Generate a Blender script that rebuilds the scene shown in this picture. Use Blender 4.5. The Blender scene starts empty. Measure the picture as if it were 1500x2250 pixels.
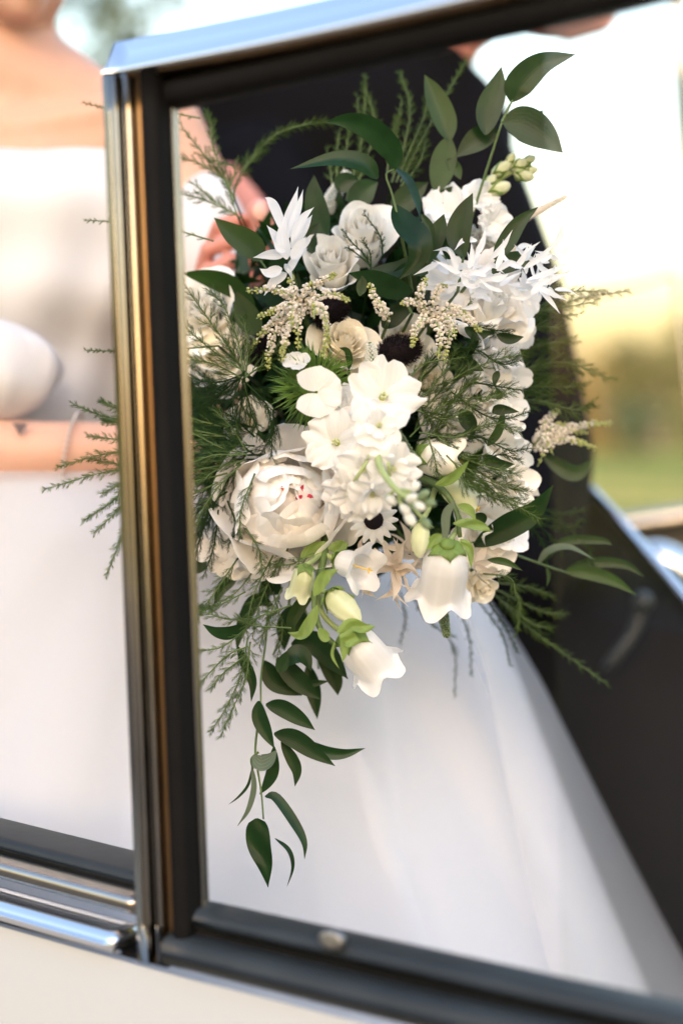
import bpy, math, random
import numpy as np
from math import sin, cos, pi, radians as R_
random.seed(7); rng = np.random.default_rng(7)
sc = bpy.context.scene
col = sc.collection

# ------------------------------------------------------------------ camera
CAM_H = 1.12
PITCH = R_(4.0)
K = 24.0/1500/50.0                      # metres per photo pixel per metre of depth (50 mm lens, 24x36 portrait)
CR = np.array([1.0, 0, 0]); CF = np.array([0, cos(PITCH), -sin(PITCH)]); CU = np.array([0, sin(PITCH), cos(PITCH)])
CO = np.array([0, 0, CAM_H])
cd = bpy.data.cameras.new('camera'); cam = bpy.data.objects.new('camera', cd); col.objects.link(cam)
cam.location = CO; cam.rotation_euler = (pi/2-PITCH, 0, 0)
cd.sensor_fit = 'VERTICAL'; cd.sensor_height = 36; cd.sensor_width = 24; cd.lens = 50
cd.clip_start = 0.02; cd.clip_end = 3000
cd.dof.use_dof = True; cd.dof.focus_distance = 0.985; cd.dof.aperture_fstop = 2.0
sc.camera = cam
sc.render.resolution_x = 682; sc.render.resolution_y = 1024

# ------------------------------------------------------------------ world, sun, exposure
SUN_EL = R_(18); SUN_AZ = R_(184)        # azimuth from +Y towards +X
w = bpy.data.worlds.new('World'); sc.world = w; w.use_nodes = True
nt = w.node_tree; bg = nt.nodes['Background']
sky = nt.nodes.new('ShaderNodeTexSky'); sky.sky_type = 'NISHITA'; sky.sun_disc = False
sky.sun_elevation = SUN_EL; sky.sun_rotation = SUN_AZ; sky.air_density = 2.0; sky.dust_density = 4.0; sky.ozone_density = 1.0
nt.links.new(sky.outputs[0], bg.inputs[0]); bg.inputs[1].default_value = 0.15
sd = bpy.data.lights.new('sun', 'SUN'); sd.energy = 5.0; sd.angle = R_(0.6); sd.color = (1.0, 0.82, 0.6)
sun = bpy.data.objects.new('sun', sd); col.objects.link(sun)
from mathutils import Vector, Matrix
sdir = Vector((sin(SUN_AZ)*cos(SUN_EL), cos(SUN_AZ)*cos(SUN_EL), sin(SUN_EL)))
sun.rotation_euler = sdir.to_track_quat('Z', 'Y').to_euler(); sun.location = (3, 3, 6)
sc.view_settings.view_transform = 'Standard'; sc.view_settings.look = 'None'
sc.view_settings.gamma = 1.0; sc.view_settings.use_curve_mapping = False
sc.view_settings.exposure = 1.92
sc.view_settings.use_white_balance = True; sc.view_settings.white_balance_temperature = 5600; sc.view_settings.white_balance_tint = 21
sc.render.engine = 'CYCLES'; sc.cycles.use_denoising = True
sc.cycles.max_bounces = 12; sc.cycles.diffuse_bounces = 8; sc.cycles.transmission_bounces = 8; sc.cycles.glossy_bounces = 6; sc.cycles.transparent_max_bounces = 16

# ------------------------------------------------------------------ helpers
def P(px, py, d): return CO + CF*d + CR*((px-750)*K*d) + CU*((1125-py)*K*d)
def V(r, u, f): return CR*r + CU*u - CF*f            # right, up, towards the lens
def unit(v): return v/max(1e-9, np.linalg.norm(v))

def catmull(pts, n):
    pts = [np.asarray(p, float) for p in pts]
    if len(pts) == 2: return np.array([pts[0]*(1-t)+pts[1]*t for t in np.linspace(0, 1, n)])
    q = [2*pts[0]-pts[1]]+pts+[2*pts[-1]-pts[-2]]; m = len(pts)-1; out = []
    for t in np.linspace(0, m, n):
        i = min(int(t), m-1); f = t-i; a, b, c, d = q[i:i+4]
        out.append(.5*(2*b+(c-a)*f+(2*a-5*b+4*c-d)*f*f+(3*b-a-3*c+d)*f**3))
    return np.array(out)

class G:
    def __init__(s): s.v = []; s.f = []; s.uv = []; s.n = 0
    def add(s, v, f, uv=None):
        v = np.asarray(v, float).reshape(-1, 3); s.v.append(v)
        s.uv.append(np.zeros((len(v), 2)) if uv is None else np.asarray(uv, float))
        s.f += [tuple(i+s.n for i in q) for q in f]; s.n += len(v)
    def grid(s, A, uv=None, close=False):               # A (nv, nu, 3)
        nv, nu = A.shape[:2]; f = []
        for j in range(nv-1):
            for i in range(nu-(0 if close else 1)):
                i2 = (i+1) % nu
                f.append((j*nu+i, j*nu+i2, (j+1)*nu+i2, (j+1)*nu+i))
        if uv is None:
            uv = np.stack(np.meshgrid(np.linspace(0, 1, nu), np.linspace(0, 1, nv)), -1)
        s.add(A.reshape(-1, 3), f, uv.reshape(-1, 2))
    def tube(s, path, rad, n=6):
        path = np.asarray(path, float); m = len(path)
        rad = np.full(m, rad) if np.isscalar(rad) else np.interp(np.linspace(0, 1, m), np.linspace(0, 1, len(rad)), rad)
        T = np.gradient(path, axis=0); ref = unit(np.array([.31, .77, .55])); A = []
        for k in range(m):
            t = unit(T[k]); a = unit(np.cross(t, ref)); b = np.cross(t, a)
            A.append([path[k]+rad[k]*(cos(q)*a+sin(q)*b) for q in np.linspace(0, 2*pi, n, endpoint=False)])
        s.grid(np.array(A), close=True)
        b0 = s.n-m*n
        s.f.append(tuple(b0+i for i in range(n))); s.f.append(tuple(s.n-n+i for i in range(n)))
    def needle(s, p, d, L, w):
        a = unit(np.cross(d, (.3, .5, .81))); b = np.cross(d, a)
        m = p+d*L*.4
        s.add([p, m+a*w, m-a*.5*w+b*.87*w, m-a*.5*w-b*.87*w, p+d*L],
              [(0, 1, 2), (0, 2, 3), (0, 3, 1), (4, 2, 1), (4, 3, 2), (4, 1, 3)])
    def bead(s, p, r, d=None, st=1.0):
        B = ICO*r
        if d is not None: B = B+np.outer(ICO@d, d)*r*(st-1)
        s.add(B+p, ICOF)
    def cap(s, p1, r1, p2, r2, n=16, m=6):
        p1 = np.asarray(p1, float); p2 = np.asarray(p2, float); t = unit(p2-p1)
        a = unit(np.cross(t, (.31, .77, .55))); b = np.cross(t, a); A = []
        for k in range(m+1):
            q = -pi/2+pi/2*k/m; A.append((p1+t*sin(q)*r1, max(1e-5, cos(q)*r1)))
        for k in range(m+1):
            q = pi/2*k/m; A.append((p2+t*sin(q)*r2, max(1e-5, cos(q)*r2)))
        s.grid(np.array([[c+r*(cos(x)*a+sin(x)*b) for x in np.linspace(0, 2*pi, n, endpoint=False)] for c, r in A]), close=True)
    def ell(s, c, ax, n=20, m=12):                      # ax: three axis vectors
        A = [[c+sin(q)*ax[2]+cos(q)*(cos(x)*ax[0]+sin(x)*ax[1]) for x in np.linspace(0, 2*pi, n, endpoint=False)]
             for q in np.linspace(-pi/2+1e-4, pi/2-1e-4, m)]
        s.grid(np.array(A), close=True)
    def box(s, c, ax):                                  # centre, three half-axis vectors
        c = np.asarray(c, float)
        v = [c+a*ax[0]+b*ax[1]+d*ax[2] for a in (-1, 1) for b in (-1, 1) for d in (-1, 1)]
        s.add(v, [(0, 1, 3, 2), (4, 6, 7, 5), (0, 4, 5, 1), (2, 3, 7, 6), (0, 2, 6, 4), (1, 5, 7, 3)])
    def build(s, name, mat, parent=None, smooth=True, kind=None, label=None, loc=None):
        me = bpy.data.meshes.new(name); v = np.concatenate(s.v)
        o = bpy.data.objects.new(name, me); col.objects.link(o)
        if parent is not None:
            off = np.array(parent.location)
            if parent.parent: off = off+np.array(parent.parent.location)
            o.parent = parent
        else:
            off = v.mean(0) if loc is None else np.asarray(loc); o.location = off
        me.from_pydata((v-off).tolist(), [], s.f)
        uv = np.concatenate(s.uv); ul = me.uv_layers.new(name='UVMap')
        li = np.empty(len(me.loops), int); me.loops.foreach_get('vertex_index', li)
        ul.data.foreach_set('uv', uv[li].ravel())
        if smooth: me.polygons.foreach_set('use_smooth', np.ones(len(me.polygons), bool))
        me.materials.append(mat); me.update()
        if kind: o['kind'] = kind
        if label: o['label'] = label
        return o

_t = (1+5**.5)/2
ICO = np.array([(-1, _t, 0), (1, _t, 0), (-1, -_t, 0), (1, -_t, 0), (0, -1, _t), (0, 1, _t), (0, -1, -_t), (0, 1, -_t), (_t, 0, -1), (_t, 0, 1), (-_t, 0, -1), (-_t, 0, 1)])
ICO = ICO/np.linalg.norm(ICO[0])
ICOF = [(0, 11, 5), (0, 5, 1), (0, 1, 7), (0, 7, 10), (0, 10, 11), (1, 5, 9), (5, 11, 4), (11, 10, 2), (10, 7, 6), (7, 1, 8), (3, 9, 4), (3, 4, 2), (3, 2, 6), (3, 6, 8), (3, 8, 9), (4, 9, 5), (2, 4, 11), (6, 2, 10), (8, 6, 7), (9, 8, 1)]

def thing(name, label, cat, loc, group=None):
    o = bpy.data.objects.new(name, None); col.objects.link(o); o.location = loc
    o.empty_display_size = .01; o['label'] = label; o['category'] = cat
    if group: o['group'] = group
    return o
def tag(o, label, cat, group=None):
    o['label'] = label; o['category'] = cat
    if group: o['group'] = group
    return o
def struct(o): o['kind'] = 'structure'; return o

def remesh(g, name, mat, parent, vox, smooth=8, label=None):
    o = g.build(name, mat, parent)
    m = o.modifiers.new('r', 'REMESH'); m.mode = 'VOXEL'; m.voxel_size = vox
    s = o.modifiers.new('s', 'SMOOTH'); s.iterations = smooth; s.factor = .5
    dg = bpy.context.evaluated_depsgraph_get()
    me = bpy.data.meshes.new_from_object(o.evaluated_get(dg)); o.modifiers.clear(); o.data = me
    me.name = name
    me.polygons.foreach_set('use_smooth', np.ones(len(me.polygons), bool))
    if not me.materials: me.materials.append(mat)
    if label: o['label'] = label
    return o

# ------------------------------------------------------------------ materials
def mat(name, base=(.5, .5, .5), rough=.5, vb=.25, vf=.3, metal=0, spec=.5, var=0.0, vscale=60, trans=0.0, tcol=None, veins=0, bump=0.0,
        bscale=200, sheen=0, tip=None, tip_lo=.5, sss=0, coat=0, aniso=None):
    m = bpy.data.materials.new(name); m.use_nodes = True; t = m.node_tree; b = t.nodes['Principled BSDF']; out = t.nodes['Material Output']
    L = t.links.new
    b.inputs['Roughness'].default_value = rough; b.inputs['Metallic'].default_value = metal
    b.inputs['Specular IOR Level'].default_value = spec; b.inputs['Sheen Weight'].default_value = sheen
    b.inputs['Coat Weight'].default_value = coat; b.inputs['Coat Roughness'].default_value = .05
    if sss: b.inputs['Subsurface Weight'].default_value = sss; b.inputs['Subsurface Radius'].default_value = (.012, .005, .003); b.inputs['Subsurface Scale'].default_value = 1
    cs = None
    rgb = t.nodes.new('ShaderNodeRGB'); rgb.outputs[0].default_value = (*base, 1); cs = rgb.outputs[0]
    tc = t.nodes.new('ShaderNodeTexCoord')
    def mix(fac, a, bcol, mode='MIX'):
        n = t.nodes.new('ShaderNodeMix'); n.data_type = 'RGBA'; n.blend_type = mode
        if hasattr(fac, 'is_linked'): L(fac, n.inputs[0])
        else: n.inputs[0].default_value = fac
        L(a, n.inputs[6])
        if hasattr(bcol, 'is_linked'): L(bcol, n.inputs[7])
        else: n.inputs[7].default_value = (*bcol, 1)
        return n.outputs[2]
    def ramp(src, lo, hi):
        n = t.nodes.new('ShaderNodeMapRange'); n.inputs[1].default_value = lo; n.inputs[2].default_value = hi; L(src, n.inputs[0]); return n.outputs[0]
    if tip:
        sx = t.nodes.new('ShaderNodeSeparateXYZ'); L(tc.outputs['UV'], sx.inputs[0])
        cs = mix(ramp(sx.outputs[1], *tip_lo) if isinstance(tip_lo, tuple) else ramp(sx.outputs[1], tip_lo, 1), cs, tip)
    if var:
        no = t.nodes.new('ShaderNodeTexNoise'); no.inputs['Scale'].default_value = vscale; no.inputs['Detail'].default_value = 4
        L(tc.outputs['Object'], no.inputs['Vector'])
        cs = mix(ramp(no.outputs[0], .35, .7), cs, tuple(c*(1-var) for c in base))
        oi = t.nodes.new('ShaderNodeObjectInfo'); hs = t.nodes.new('ShaderNodeHueSaturation')
        mr = t.nodes.new('ShaderNodeMapRange'); mr.inputs[3].default_value = 1-var*.6; mr.inputs[4].default_value = 1+var*.4
        L(oi.outputs['Random'], mr.inputs[0]); L(mr.outputs[0], hs.inputs['Value']); L(cs, hs.inputs['Color']); cs = hs.outputs[0]
    nrm = None
    if veins:
        sx = t.nodes.new('ShaderNodeSeparateXYZ'); L(tc.outputs['UV'], sx.inputs[0])
        a = t.nodes.new('ShaderNodeMath'); a.operation = 'MULTIPLY'; a.inputs[1].default_value = veins*2*pi; L(sx.outputs[0], a.inputs[0])
        c = t.nodes.new('ShaderNodeMath'); c.operation = 'COSINE'; L(a.outputs[0], c.inputs[0])
        d = t.nodes.new('ShaderNodeMath'); d.operation = 'MULTIPLY_ADD'; d.inputs[1].default_value = .5; d.inputs[2].default_value = .5; L(c.outputs[0], d.inputs[0])
        pw = t.nodes.new('ShaderNodeMath'); pw.operation = 'POWER'; pw.inputs[1].default_value = 4; L(d.outputs[0], pw.inputs[0])
        f = t.nodes.new('ShaderNodeMath'); f.operation = 'MULTIPLY'; f.inputs[1].default_value = vf; L(pw.outputs[0], f.inputs[0])
        cs = mix(f.outputs[0], cs, tuple(min(1, x*1.7) for x in base))
        bp = t.nodes.new('ShaderNodeBump'); bp.inputs['Strength'].default_value = vb; bp.inputs['Distance'].default_value = .0006
        L(pw.outputs[0], bp.inputs['Height']); nrm = bp.outputs[0]
    if bump:
        no = t.nodes.new('ShaderNodeTexNoise'); no.inputs['Scale'].default_value = bscale; no.inputs['Detail'].default_value = 3
        L(tc.outputs['Object'], no.inputs['Vector'])
        bp = t.nodes.new('ShaderNodeBump'); bp.inputs['Strength'].default_value = .5; bp.inputs['Distance'].default_value = bump
        L(no.outputs[0], bp.inputs['Height'])
        if nrm: L(nrm, bp.inputs['Normal'])
        nrm = bp.outputs[0]
    if nrm: L(nrm, b.inputs['Normal'])
    L(cs, b.inputs['Base Color'])
    if trans:
        tr = t.nodes.new('ShaderNodeBsdfTranslucent')
        if tcol: tr.inputs[0].default_value = (*tcol, 1)
        else: L(cs, tr.inputs[0])
        if nrm: L(nrm, tr.inputs[1])
        mx = t.nodes.new('ShaderNodeMixShader'); mx.inputs[0].default_value = trans
        L(b.outputs[0], mx.inputs[1]); L(tr.outputs[0], mx.inputs[2]); L(mx.outputs[0], out.inputs[0])
    return m

M = dict(
 white=mat('petal_white', (.90, .90, .88), .5, spec=.25, var=.03, trans=.42, veins=9, vb=.10, bump=.0003, bscale=300),
 cream=mat('petal_cream', (.95, .90, .76), .5, spec=.25, var=.03, trans=.15, veins=8, vb=.08, bump=.0003, bscale=250),
 blush=mat('petal_blush', (.97, .94, .895), .5, spec=.25, var=.02, trans=.12, veins=10, vb=.08, bump=.0004, bscale=200),
 ivory=mat('petal_ivory', (.96, .94, .88), .5, spec=.25, var=.02, trans=.15, veins=8, vb=.06, bump=.0003, bscale=200),
 beige=mat('petal_beige', (.78, .68, .56), .65, spec=.2, var=.15, trans=.3, veins=5, vb=.15, bump=.0003),
 bell=mat('petal_bell', (.90, .895, .89), .42, spec=.3, var=.03, trans=.42, veins=10, vb=.12, bump=.0003, bscale=200),
 bellgreen=mat('petal_pale_green', (.74, .78, .46), .45, spec=.3, var=.08, trans=.4, veins=5, vb=.2, tip=(.80, .82, .62), tip_lo=.3, bump=.0003, bscale=200),
 bleached=mat('leaf_bleached', (.90, .91, .92), .5, spec=.25, var=.03, trans=.4, veins=4, vb=.12, bump=.0002),
 crimson=mat('petal_crimson', (.55, .03, .07), .5, trans=.2),
 throat=mat('throat_green', (.45, .52, .08), .5, trans=.3),
 yellow=mat('pistil_yellow', (.72, .50, .07), .5),
 leaf=mat('leaf_dark', (.011, .038, .010), .34, spec=.24, var=.4, vscale=60, trans=.16, tcol=(.05, .11, .012), veins=9, vf=.06, vb=.06, bump=.0003, bscale=90),
 leaf2=mat('leaf_mid', (.020, .054, .009), .38, spec=.28, var=.3, vscale=70, trans=.2, tcol=(.08, .16, .012), veins=9, vf=.07, vb=.06, bump=.0003, bscale=90),
 leafpale=mat('leaf_underside', (.10, .135, .08), .5, spec=.4, var=.15, trans=.2, veins=5),
 bract=mat('bract_green', (.15, .28, .04), .5, var=.25, trans=.3, tcol=(.25, .42, .04)),
 sepal=mat('sepal_green', (.20, .31, .06), .5, var=.25, vscale=150, trans=.3, tcol=(.3, .42, .06), bump=.0004, bscale=350),
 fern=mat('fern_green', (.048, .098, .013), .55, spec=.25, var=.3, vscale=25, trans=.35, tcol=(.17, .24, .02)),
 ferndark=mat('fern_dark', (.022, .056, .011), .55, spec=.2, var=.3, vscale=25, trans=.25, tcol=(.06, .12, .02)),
 stem=mat('stem_green', (.10, .16, .04), .5, var=.2, trans=.1),
 stempale=mat('stem_pale', (.34, .42, .16), .5, var=.15),
 astilbe=mat('astilbe_cream', (.93, .87, .78), .6, var=.03, vscale=120, trans=.4),
 astgreen=mat('astilbe_tip', (.62, .65, .22), .6, var=.2, vscale=120, trans=.35),
 veron=mat('veronica_bud', (.78, .80, .74), .55, var=.1, trans=.25),
 verong=mat('veronica_green', (.16, .23, .11), .55, var=.3, vscale=300),
 black=mat('grass_plume_black', (.010, .006, .009), .8, spec=.2),
 chrome=mat('chrome', (.82, .82, .83), .07, metal=1),
 chromesat=mat('chrome_worn', (.46, .425, .38), .17, metal=1, var=.2, vscale=20),
 rubber=mat('rubber_black', (.004, .0038, .004), .7, spec=.14, var=.3, vscale=40, bump=.0005, bscale=120),
 rubberb=mat('rubber_weathered', (.022, .027, .030), .42, spec=.3, var=.35, vscale=18, bump=.0006, bscale=60),
 paint=mat('paint_ivory', (.385, .395, .405), .3, coat=.25, var=.02, vscale=4),
 warm_reflect=mat('trim_warm_reflection', (.22, .135, .065), .28, metal=1, var=.2, vscale=20),  # trim metal with the orange reflection put into its base colour
 leather=mat('leather_black', (.004, .0035, .0035), .55, spec=.3, var=.3, vscale=30, bump=.0012, bscale=140),
 brown=mat('leather_brown', (.03, .014, .010), .5, var=.3, vscale=20, bump=.001, bscale=140),
 skin=mat('skin', (.60, .365, .265), .48, spec=.35, var=.07, vscale=14, sss=.35, bump=.0003, bscale=500),
 skinw=mat('skin_sun_reddened', (.60, .27, .215), .48, spec=.35, var=.08, vscale=30, sss=.4, bump=.0003, bscale=400),  # reddened base: sunlight through the fingers put into the skin colour
 nail=mat('nail', (.78, .42, .34), .25),
 bodice=mat('dress_bodice', (.80, .80, .81), .6, spec=.2, var=.02, vscale=6, trans=.3, bump=.0008, bscale=25),
 satin=mat('dress_satin', (.64, .65, .69), .5, spec=.3, sheen=.1, var=.02, vscale=6, trans=.12, bump=.0006, bscale=30),
 organza=mat('dress_organza', (.80, .805, .835), .6, sheen=.2, trans=.2),
 suit=mat('suit_black', (.0035, .0035, .005), .85, spec=.08, bump=.0004, bscale=500),
 ink=mat('tattoo_ink', (.10, .07, .075), .6),
 silver=mat('bracelet_silver', (.6, .57, .53), .3, metal=1),
 hair=mat('hair_brown', (.06, .03, .015), .5),
)
def sheer(name, base, fac):
    m = mat(name, base, .6, trans=.3); t = m.node_tree; o = t.nodes['Material Output']; src = o.inputs[0].links[0].from_socket
    tr = t.nodes.new('ShaderNodeBsdfTransparent'); mx = t.nodes.new('ShaderNodeMixShader'); mx.inputs[0].default_value = fac
    t.links.new(src, mx.inputs[1]); t.links.new(tr.outputs[0], mx.inputs[2]); t.links.new(mx.outputs[0], o.inputs[0]); return m
M['sheer'] = sheer('organza_sheer', (.72, .74, .78), .66)
# ------------------------------------------------------------------ setting: ground, trees
def ground_mat():
    m = bpy.data.materials.new('lawn'); m.use_nodes = True; t = m.node_tree; b = t.nodes['Principled BSDF']; L = t.links.new
    b.inputs['Roughness'].default_value = .9; b.inputs['Specular IOR Level'].default_value = .1
    tc = t.nodes.new('ShaderNodeTexCoord')
    a = t.nodes.new('ShaderNodeTexNoise'); a.inputs['Scale'].default_value = .25; a.inputs['Detail'].default_value = 6; L(tc.outputs['Object'], a.inputs[0])
    c = t.nodes.new('ShaderNodeTexNoise'); c.inputs['Scale'].default_value = 30; c.inputs['Detail'].default_value = 5; L(tc.outputs['Object'], c.inputs[0])
    r = t.nodes.new('ShaderNodeValToRGB'); e = r.color_ramp.elements
    e[0].position = .38; e[0].color = (.10, .13, .028, 1); e[1].position = .62; e[1].color = (.30, .26, .08, 1); L(a.outputs[0], r.inputs[0])
    mx = t.nodes.new('ShaderNodeMix'); mx.data_type = 'RGBA'; mx.blend_type = 'MULTIPLY'; mx.inputs[0].default_value = .6
    L(r.outputs[0], mx.inputs[6]); r2 = t.nodes.new('ShaderNodeValToRGB'); r2.color_ramp.elements[0].color = (.5, .5, .5, 1); L(c.outputs[0], r2.inputs[0]); L(r2.outputs[0], mx.inputs[7])
    L(mx.outputs[2], b.inputs['Base Color'])
    bp = t.nodes.new('ShaderNodeBump'); bp.inputs['Distance'].default_value = .05; L(c.outputs[0], bp.inputs['Height']); L(bp.outputs[0], b.inputs['Normal'])
    return m
xs = np.concatenate([[-1500, -400, -150], np.linspace(-80, 80, 81), [150, 400, 1500]])
ys = np.concatenate([[-1500, -400, -150], np.linspace(-60, 100, 81), [200, 500, 1500]])
A = np.zeros((len(ys), len(xs), 3)); A[..., 0] = xs[None]; A[..., 1] = ys[:, None]
rise = np.clip((A[..., 1]-15)/60, 0, 1)
A[..., 2] = .9*rise**1.5+.06*np.sin(A[..., 0]*.21+1)*np.sin(A[..., 1]*.17)*(np.abs(A[..., 1]) > 6)
g = G(); g.grid(A); lawn = g.build('lawn', ground_mat(), loc=(0, 0, 0)); struct(lawn)
A = np.zeros((12, 40, 3)); A[..., 0] = np.linspace(-30, 30, 40)[None]; A[..., 1] = np.linspace(-5.5, 2.6, 12)[:, None]-.28*A[..., 0]; A[..., 2] = .075
A[..., 2] += .004*np.sin(A[..., 0]*3)
g = G(); g.grid(A); struct(g.build('added_bounce_ground', mat('bounce_gravel', (.15, .125, .10), .9, var=.35, vscale=25, bump=.02, bscale=60), loc=(0, 0, 0)))  # gravel added for its warm bounce light and neutral chrome reflections
# short turf blades round the car
def blades():
    g = G(); n = 9000
    for i in range(n):
        x, y = rng.uniform(.5, 26), rng.uniform(3, 34)
        if x > y*.45+1: continue
        h = rng.uniform(.04, .11); a = rng.uniform(0, pi); wv = np.array([cos(a), sin(a), 0])*.008*(1+y*.05)
        p = np.array([x, y, .0+.9*max(0, (y-15)/60)**1.5]); tip = p+np.array([rng.normal(0, .03), rng.normal(0, .03), h])
        g.add([p-wv, p+wv, tip], [(0, 1, 2)])
    return g.build('grass', M['fern'], kind='stuff', loc=(0, 0, 0))
blades()

bark = mat('bark', (.07, .05, .035), .9, var=.4, vscale=8, bump=.02, bscale=12)
fol = [mat('foliage_'+n, c, .6, var=.35, vscale=1.5, trans=.4, tcol=tc) for n, c, tc in
       (('dark', (.035, .055, .02), (.07, .09, .02)), ('olive', (.09, .095, .028), (.26, .24, .05)), ('gold', (.16, .12, .03), (.40, .28, .05)))]
def tree(name, label, x, y, z0, h, rad, base, fm, n=900, leaf=.16, seed=0, cat='tree', group=None, sparse=1.0):
    r = np.random.default_rng(seed); t = thing(name, label, cat, (x, y, z0), group)
    top = np.array([x, y, z0+h*.8]); b0 = np.array([x, y, z0-.1])
    g = G(); path = catmull([b0, b0+(top-b0)*.5+np.array([r.normal(0, .05*h/4), 0, 0]), top], 8); g.tube(path, [h*.022+.03, h*.006+.01], 8); g.build('trunk', bark, t)
    cl = []; lim = G()
    for k in range(max(6, int(h*3))):
        f = r.uniform(base, 1.0); a = r.uniform(0, 2*pi); prof = sin(pi*min(1, .15+.85*(1-(f-base)/(1.001-base))**.8))*.5+.5*(1-(f-base)/(1.001-base))
        q = np.array([x, y, z0+h*f])+np.array([cos(a), sin(a), 0])*rad*prof*r.uniform(.45, 1.0)
        cl.append(q); s0 = path[min(7, max(1, int(f*7)))]; lim.tube(catmull([s0, (s0+q)/2+np.array([0, 0, .05*h/3]), q], 4), [h*.008, .005], 4)
    lim.build('limb', bark, t, kind='stuff')
    g = G(); cl = np.array(cl)
    for i in range(n):
        c = cl[r.integers(len(cl))]; p = c+r.normal(0, .17*rad*sparse, 3); u = unit(r.normal(0, 1, 3)); v = unit(np.cross(u, r.normal(0, 1, 3))); s = leaf*r.uniform(.5, 1.2)
        g.add([p-u*s, p+v*s*.5, p+u*s, p-v*s*.5], [(0, 1, 2, 3)])
    g.build('crown', fol[fm], t, smooth=False, kind='stuff')
    return t
def gx(px, y): return (px-750)*K*y
# trees glimpsed over the bride's shoulder, above the rail
tree('leafy_tree', 'dark green tree in the gap between chin and chrome rail', gx(305, 17), 17, 0.05, 6.6, 1.0, .35, 0, 1100, .13, 3)
tree('leafy_tree', 'sparse tree at the frame edge right beside the bride\'s neck', gx(125, 15), 15, 0, 5.6, .75, .35, 0, 600, .11, 4)
tree('slender_tree', 'thin olive tree low behind the bride\'s bare shoulder', gx(215, 19), 19, .1, 4.6, .7, .3, 1, 260, .10, 9)
# far growth to the right of the field
tree('round_bush', 'tall rounded olive tree at the right edge of the field', gx(1440, 34), 34, .35, 3.0, 1.2, .12, 1, 1600, .16, 11)
tree('wide_bush', 'low golden bush left of the rounded olive tree', gx(1330, 37), 37, .4, 1.9, 1.7, .05, 2, 1300, .16, 12)
tree('wide_bush', 'sunlit golden bush nearest the dark jacket', gx(1250, 36), 36, .4, 1.6, 1.5, .05, 2, 1100, .16, 13)
tree('dark_bush', 'small dark bush in front of the golden growth', gx(1400, 30), 30, .25, 1.2, .6, .05, 0, 700, .13, 14)
tree('wide_bush', 'broad olive bush just past the right frame edge', gx(1580, 36), 36, .4, 2.8, 2.0, .05, 1, 1300, .17, 15)
g = G()
for k in range(2600):
    x = rng.uniform(-60, 75); y = 66+rng.normal(0, 2.5); z = .7+abs(rng.normal(0, 1))*.9*(1+.4*sin(x*.35))*.8
    u = unit(rng.normal(0, 1, 3)); v = unit(np.cross(u, rng.normal(0, 1, 3))); s = rng.uniform(.3, .8)
    p = np.array([x, y, z]); g.add([p-u*s, p+v*s*.5, p+u*s, p-v*s*.5], [(0, 1, 2, 3)])
g.build('distant_woodland', fol[2], smooth=False, kind='stuff')
# unseen trees added behind the photographer to keep the low sun off the car
for k, (x, y, h, r0) in enumerate(((-1.4, -21.5, 10.5, 3.6), (1.9, -23.5, 10.5, 3.6), (-4.6, -23.5, 11, 3.5))):
    tree('added_shade_tree', ['broad tree added for shade, nearest behind the photographer', 'broad tree added for shade, furthest right behind the photographer', 'broad tree added for shade, left of the stand behind the photographer'][k], x, y, 0, h, r0, .10, 0, 4200, .55, 21+k)
# ------------------------------------------------------------------ car
AX = np.array([cos(R_(30)), -sin(R_(30)), 0.0]); NI = np.array([sin(R_(30)), cos(R_(30)), 0.0]); UZ = np.array([0, 0, 1.0])
PIL = P(330, 1125, .85)
def Wn(px, py, off=0.0):                                # a photo pixel dropped onto the side-window plane, pushed inward by off
    d = CF+CR*((px-750)*K)+CU*((1125-py)*K)
    return CO+d*(np.dot(PIL+NI*off-CO, NI)/np.dot(d, NI))
car = thing('convertible_car', 'ivory vintage convertible with chrome window frame and black seals', 'car', Wn(330, 2100)*np.array([1, 1, 0]))
def strip(name, pts, prof, m, n=24, label=None, parent=None):
    """sweep a closed profile [(along-plane offset, inward offset)] in metres along window-plane points"""
    path = catmull(pts, n); T = np.gradient(path, axis=0); A = []
    for k in range(n):
        t = unit(T[k]); side = unit(np.cross(t, NI))
        A.append([path[k]+side*a+NI*b for a, b in prof])
    g = G(); g.grid(np.array(A), close=True); c = len(prof)
    g.f.append(tuple(range(c))); g.f.append(tuple(g.n-c+i for i in range(c)))
    return g.build(name, m, car if parent is None else parent, label=label)
def rbox(a0, a1, b0, b1, r, n=4):
    o = []
    for cx, cy, q in ((a1-r, b1-r, 0), (a0+r, b1-r, pi/2), (a0+r, b0+r, pi), (a1-r, b0+r, 3*pi/2)):
        for k in range(n+1): o.append((cx+r*cos(q+pi/2*k/n), cy+r*sin(q+pi/2*k/n)))
    return o
px = lambda n: n*K*.84
# pillar: chrome bead, groove, flat bright strip, black rubber, inner bead (side = towards photo right when swept downward)
def pil(x0, x1): return [Wn(x0, 170), Wn(x0+(x1-x0)*.5, 1120), Wn(x1, 2105)]
sgn = 1 if np.dot(np.cross(unit(Wn(330, 2000)-Wn(280, 300)), NI), AX) > 0 else -1
def sp(a0, a1, b0, b1, r): 
    lo, hi = sorted((sgn*a0*.91, sgn*a1*.91)); return rbox(px(lo), px(hi), b0, b1, r)
PC = pil(252, 330)
strip('pillar_backing', PC, sp(-12, 112, .006, .022, .003), M['chromesat'])
strip('pillar_bead', PC, sp(-10, 22, -.008, .010, .0085), M['chromesat'])
strip('pillar_bead', PC, sp(22, 52, -.004, .010, .006), M['chromesat'])
strip('pillar_strip', PC, sp(56, 82, -.001, .010, .003), M['warm_reflect'], label='flat strip between chrome bead and rubber, coloured as an orange reflection')  # golden colour stands for a warm reflection in the trim
strip('pillar_seal', PC, sp(82, 134, -.006, .018, .006), M['rubber'], label='black rubber seal down the inside of the pillar')
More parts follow.
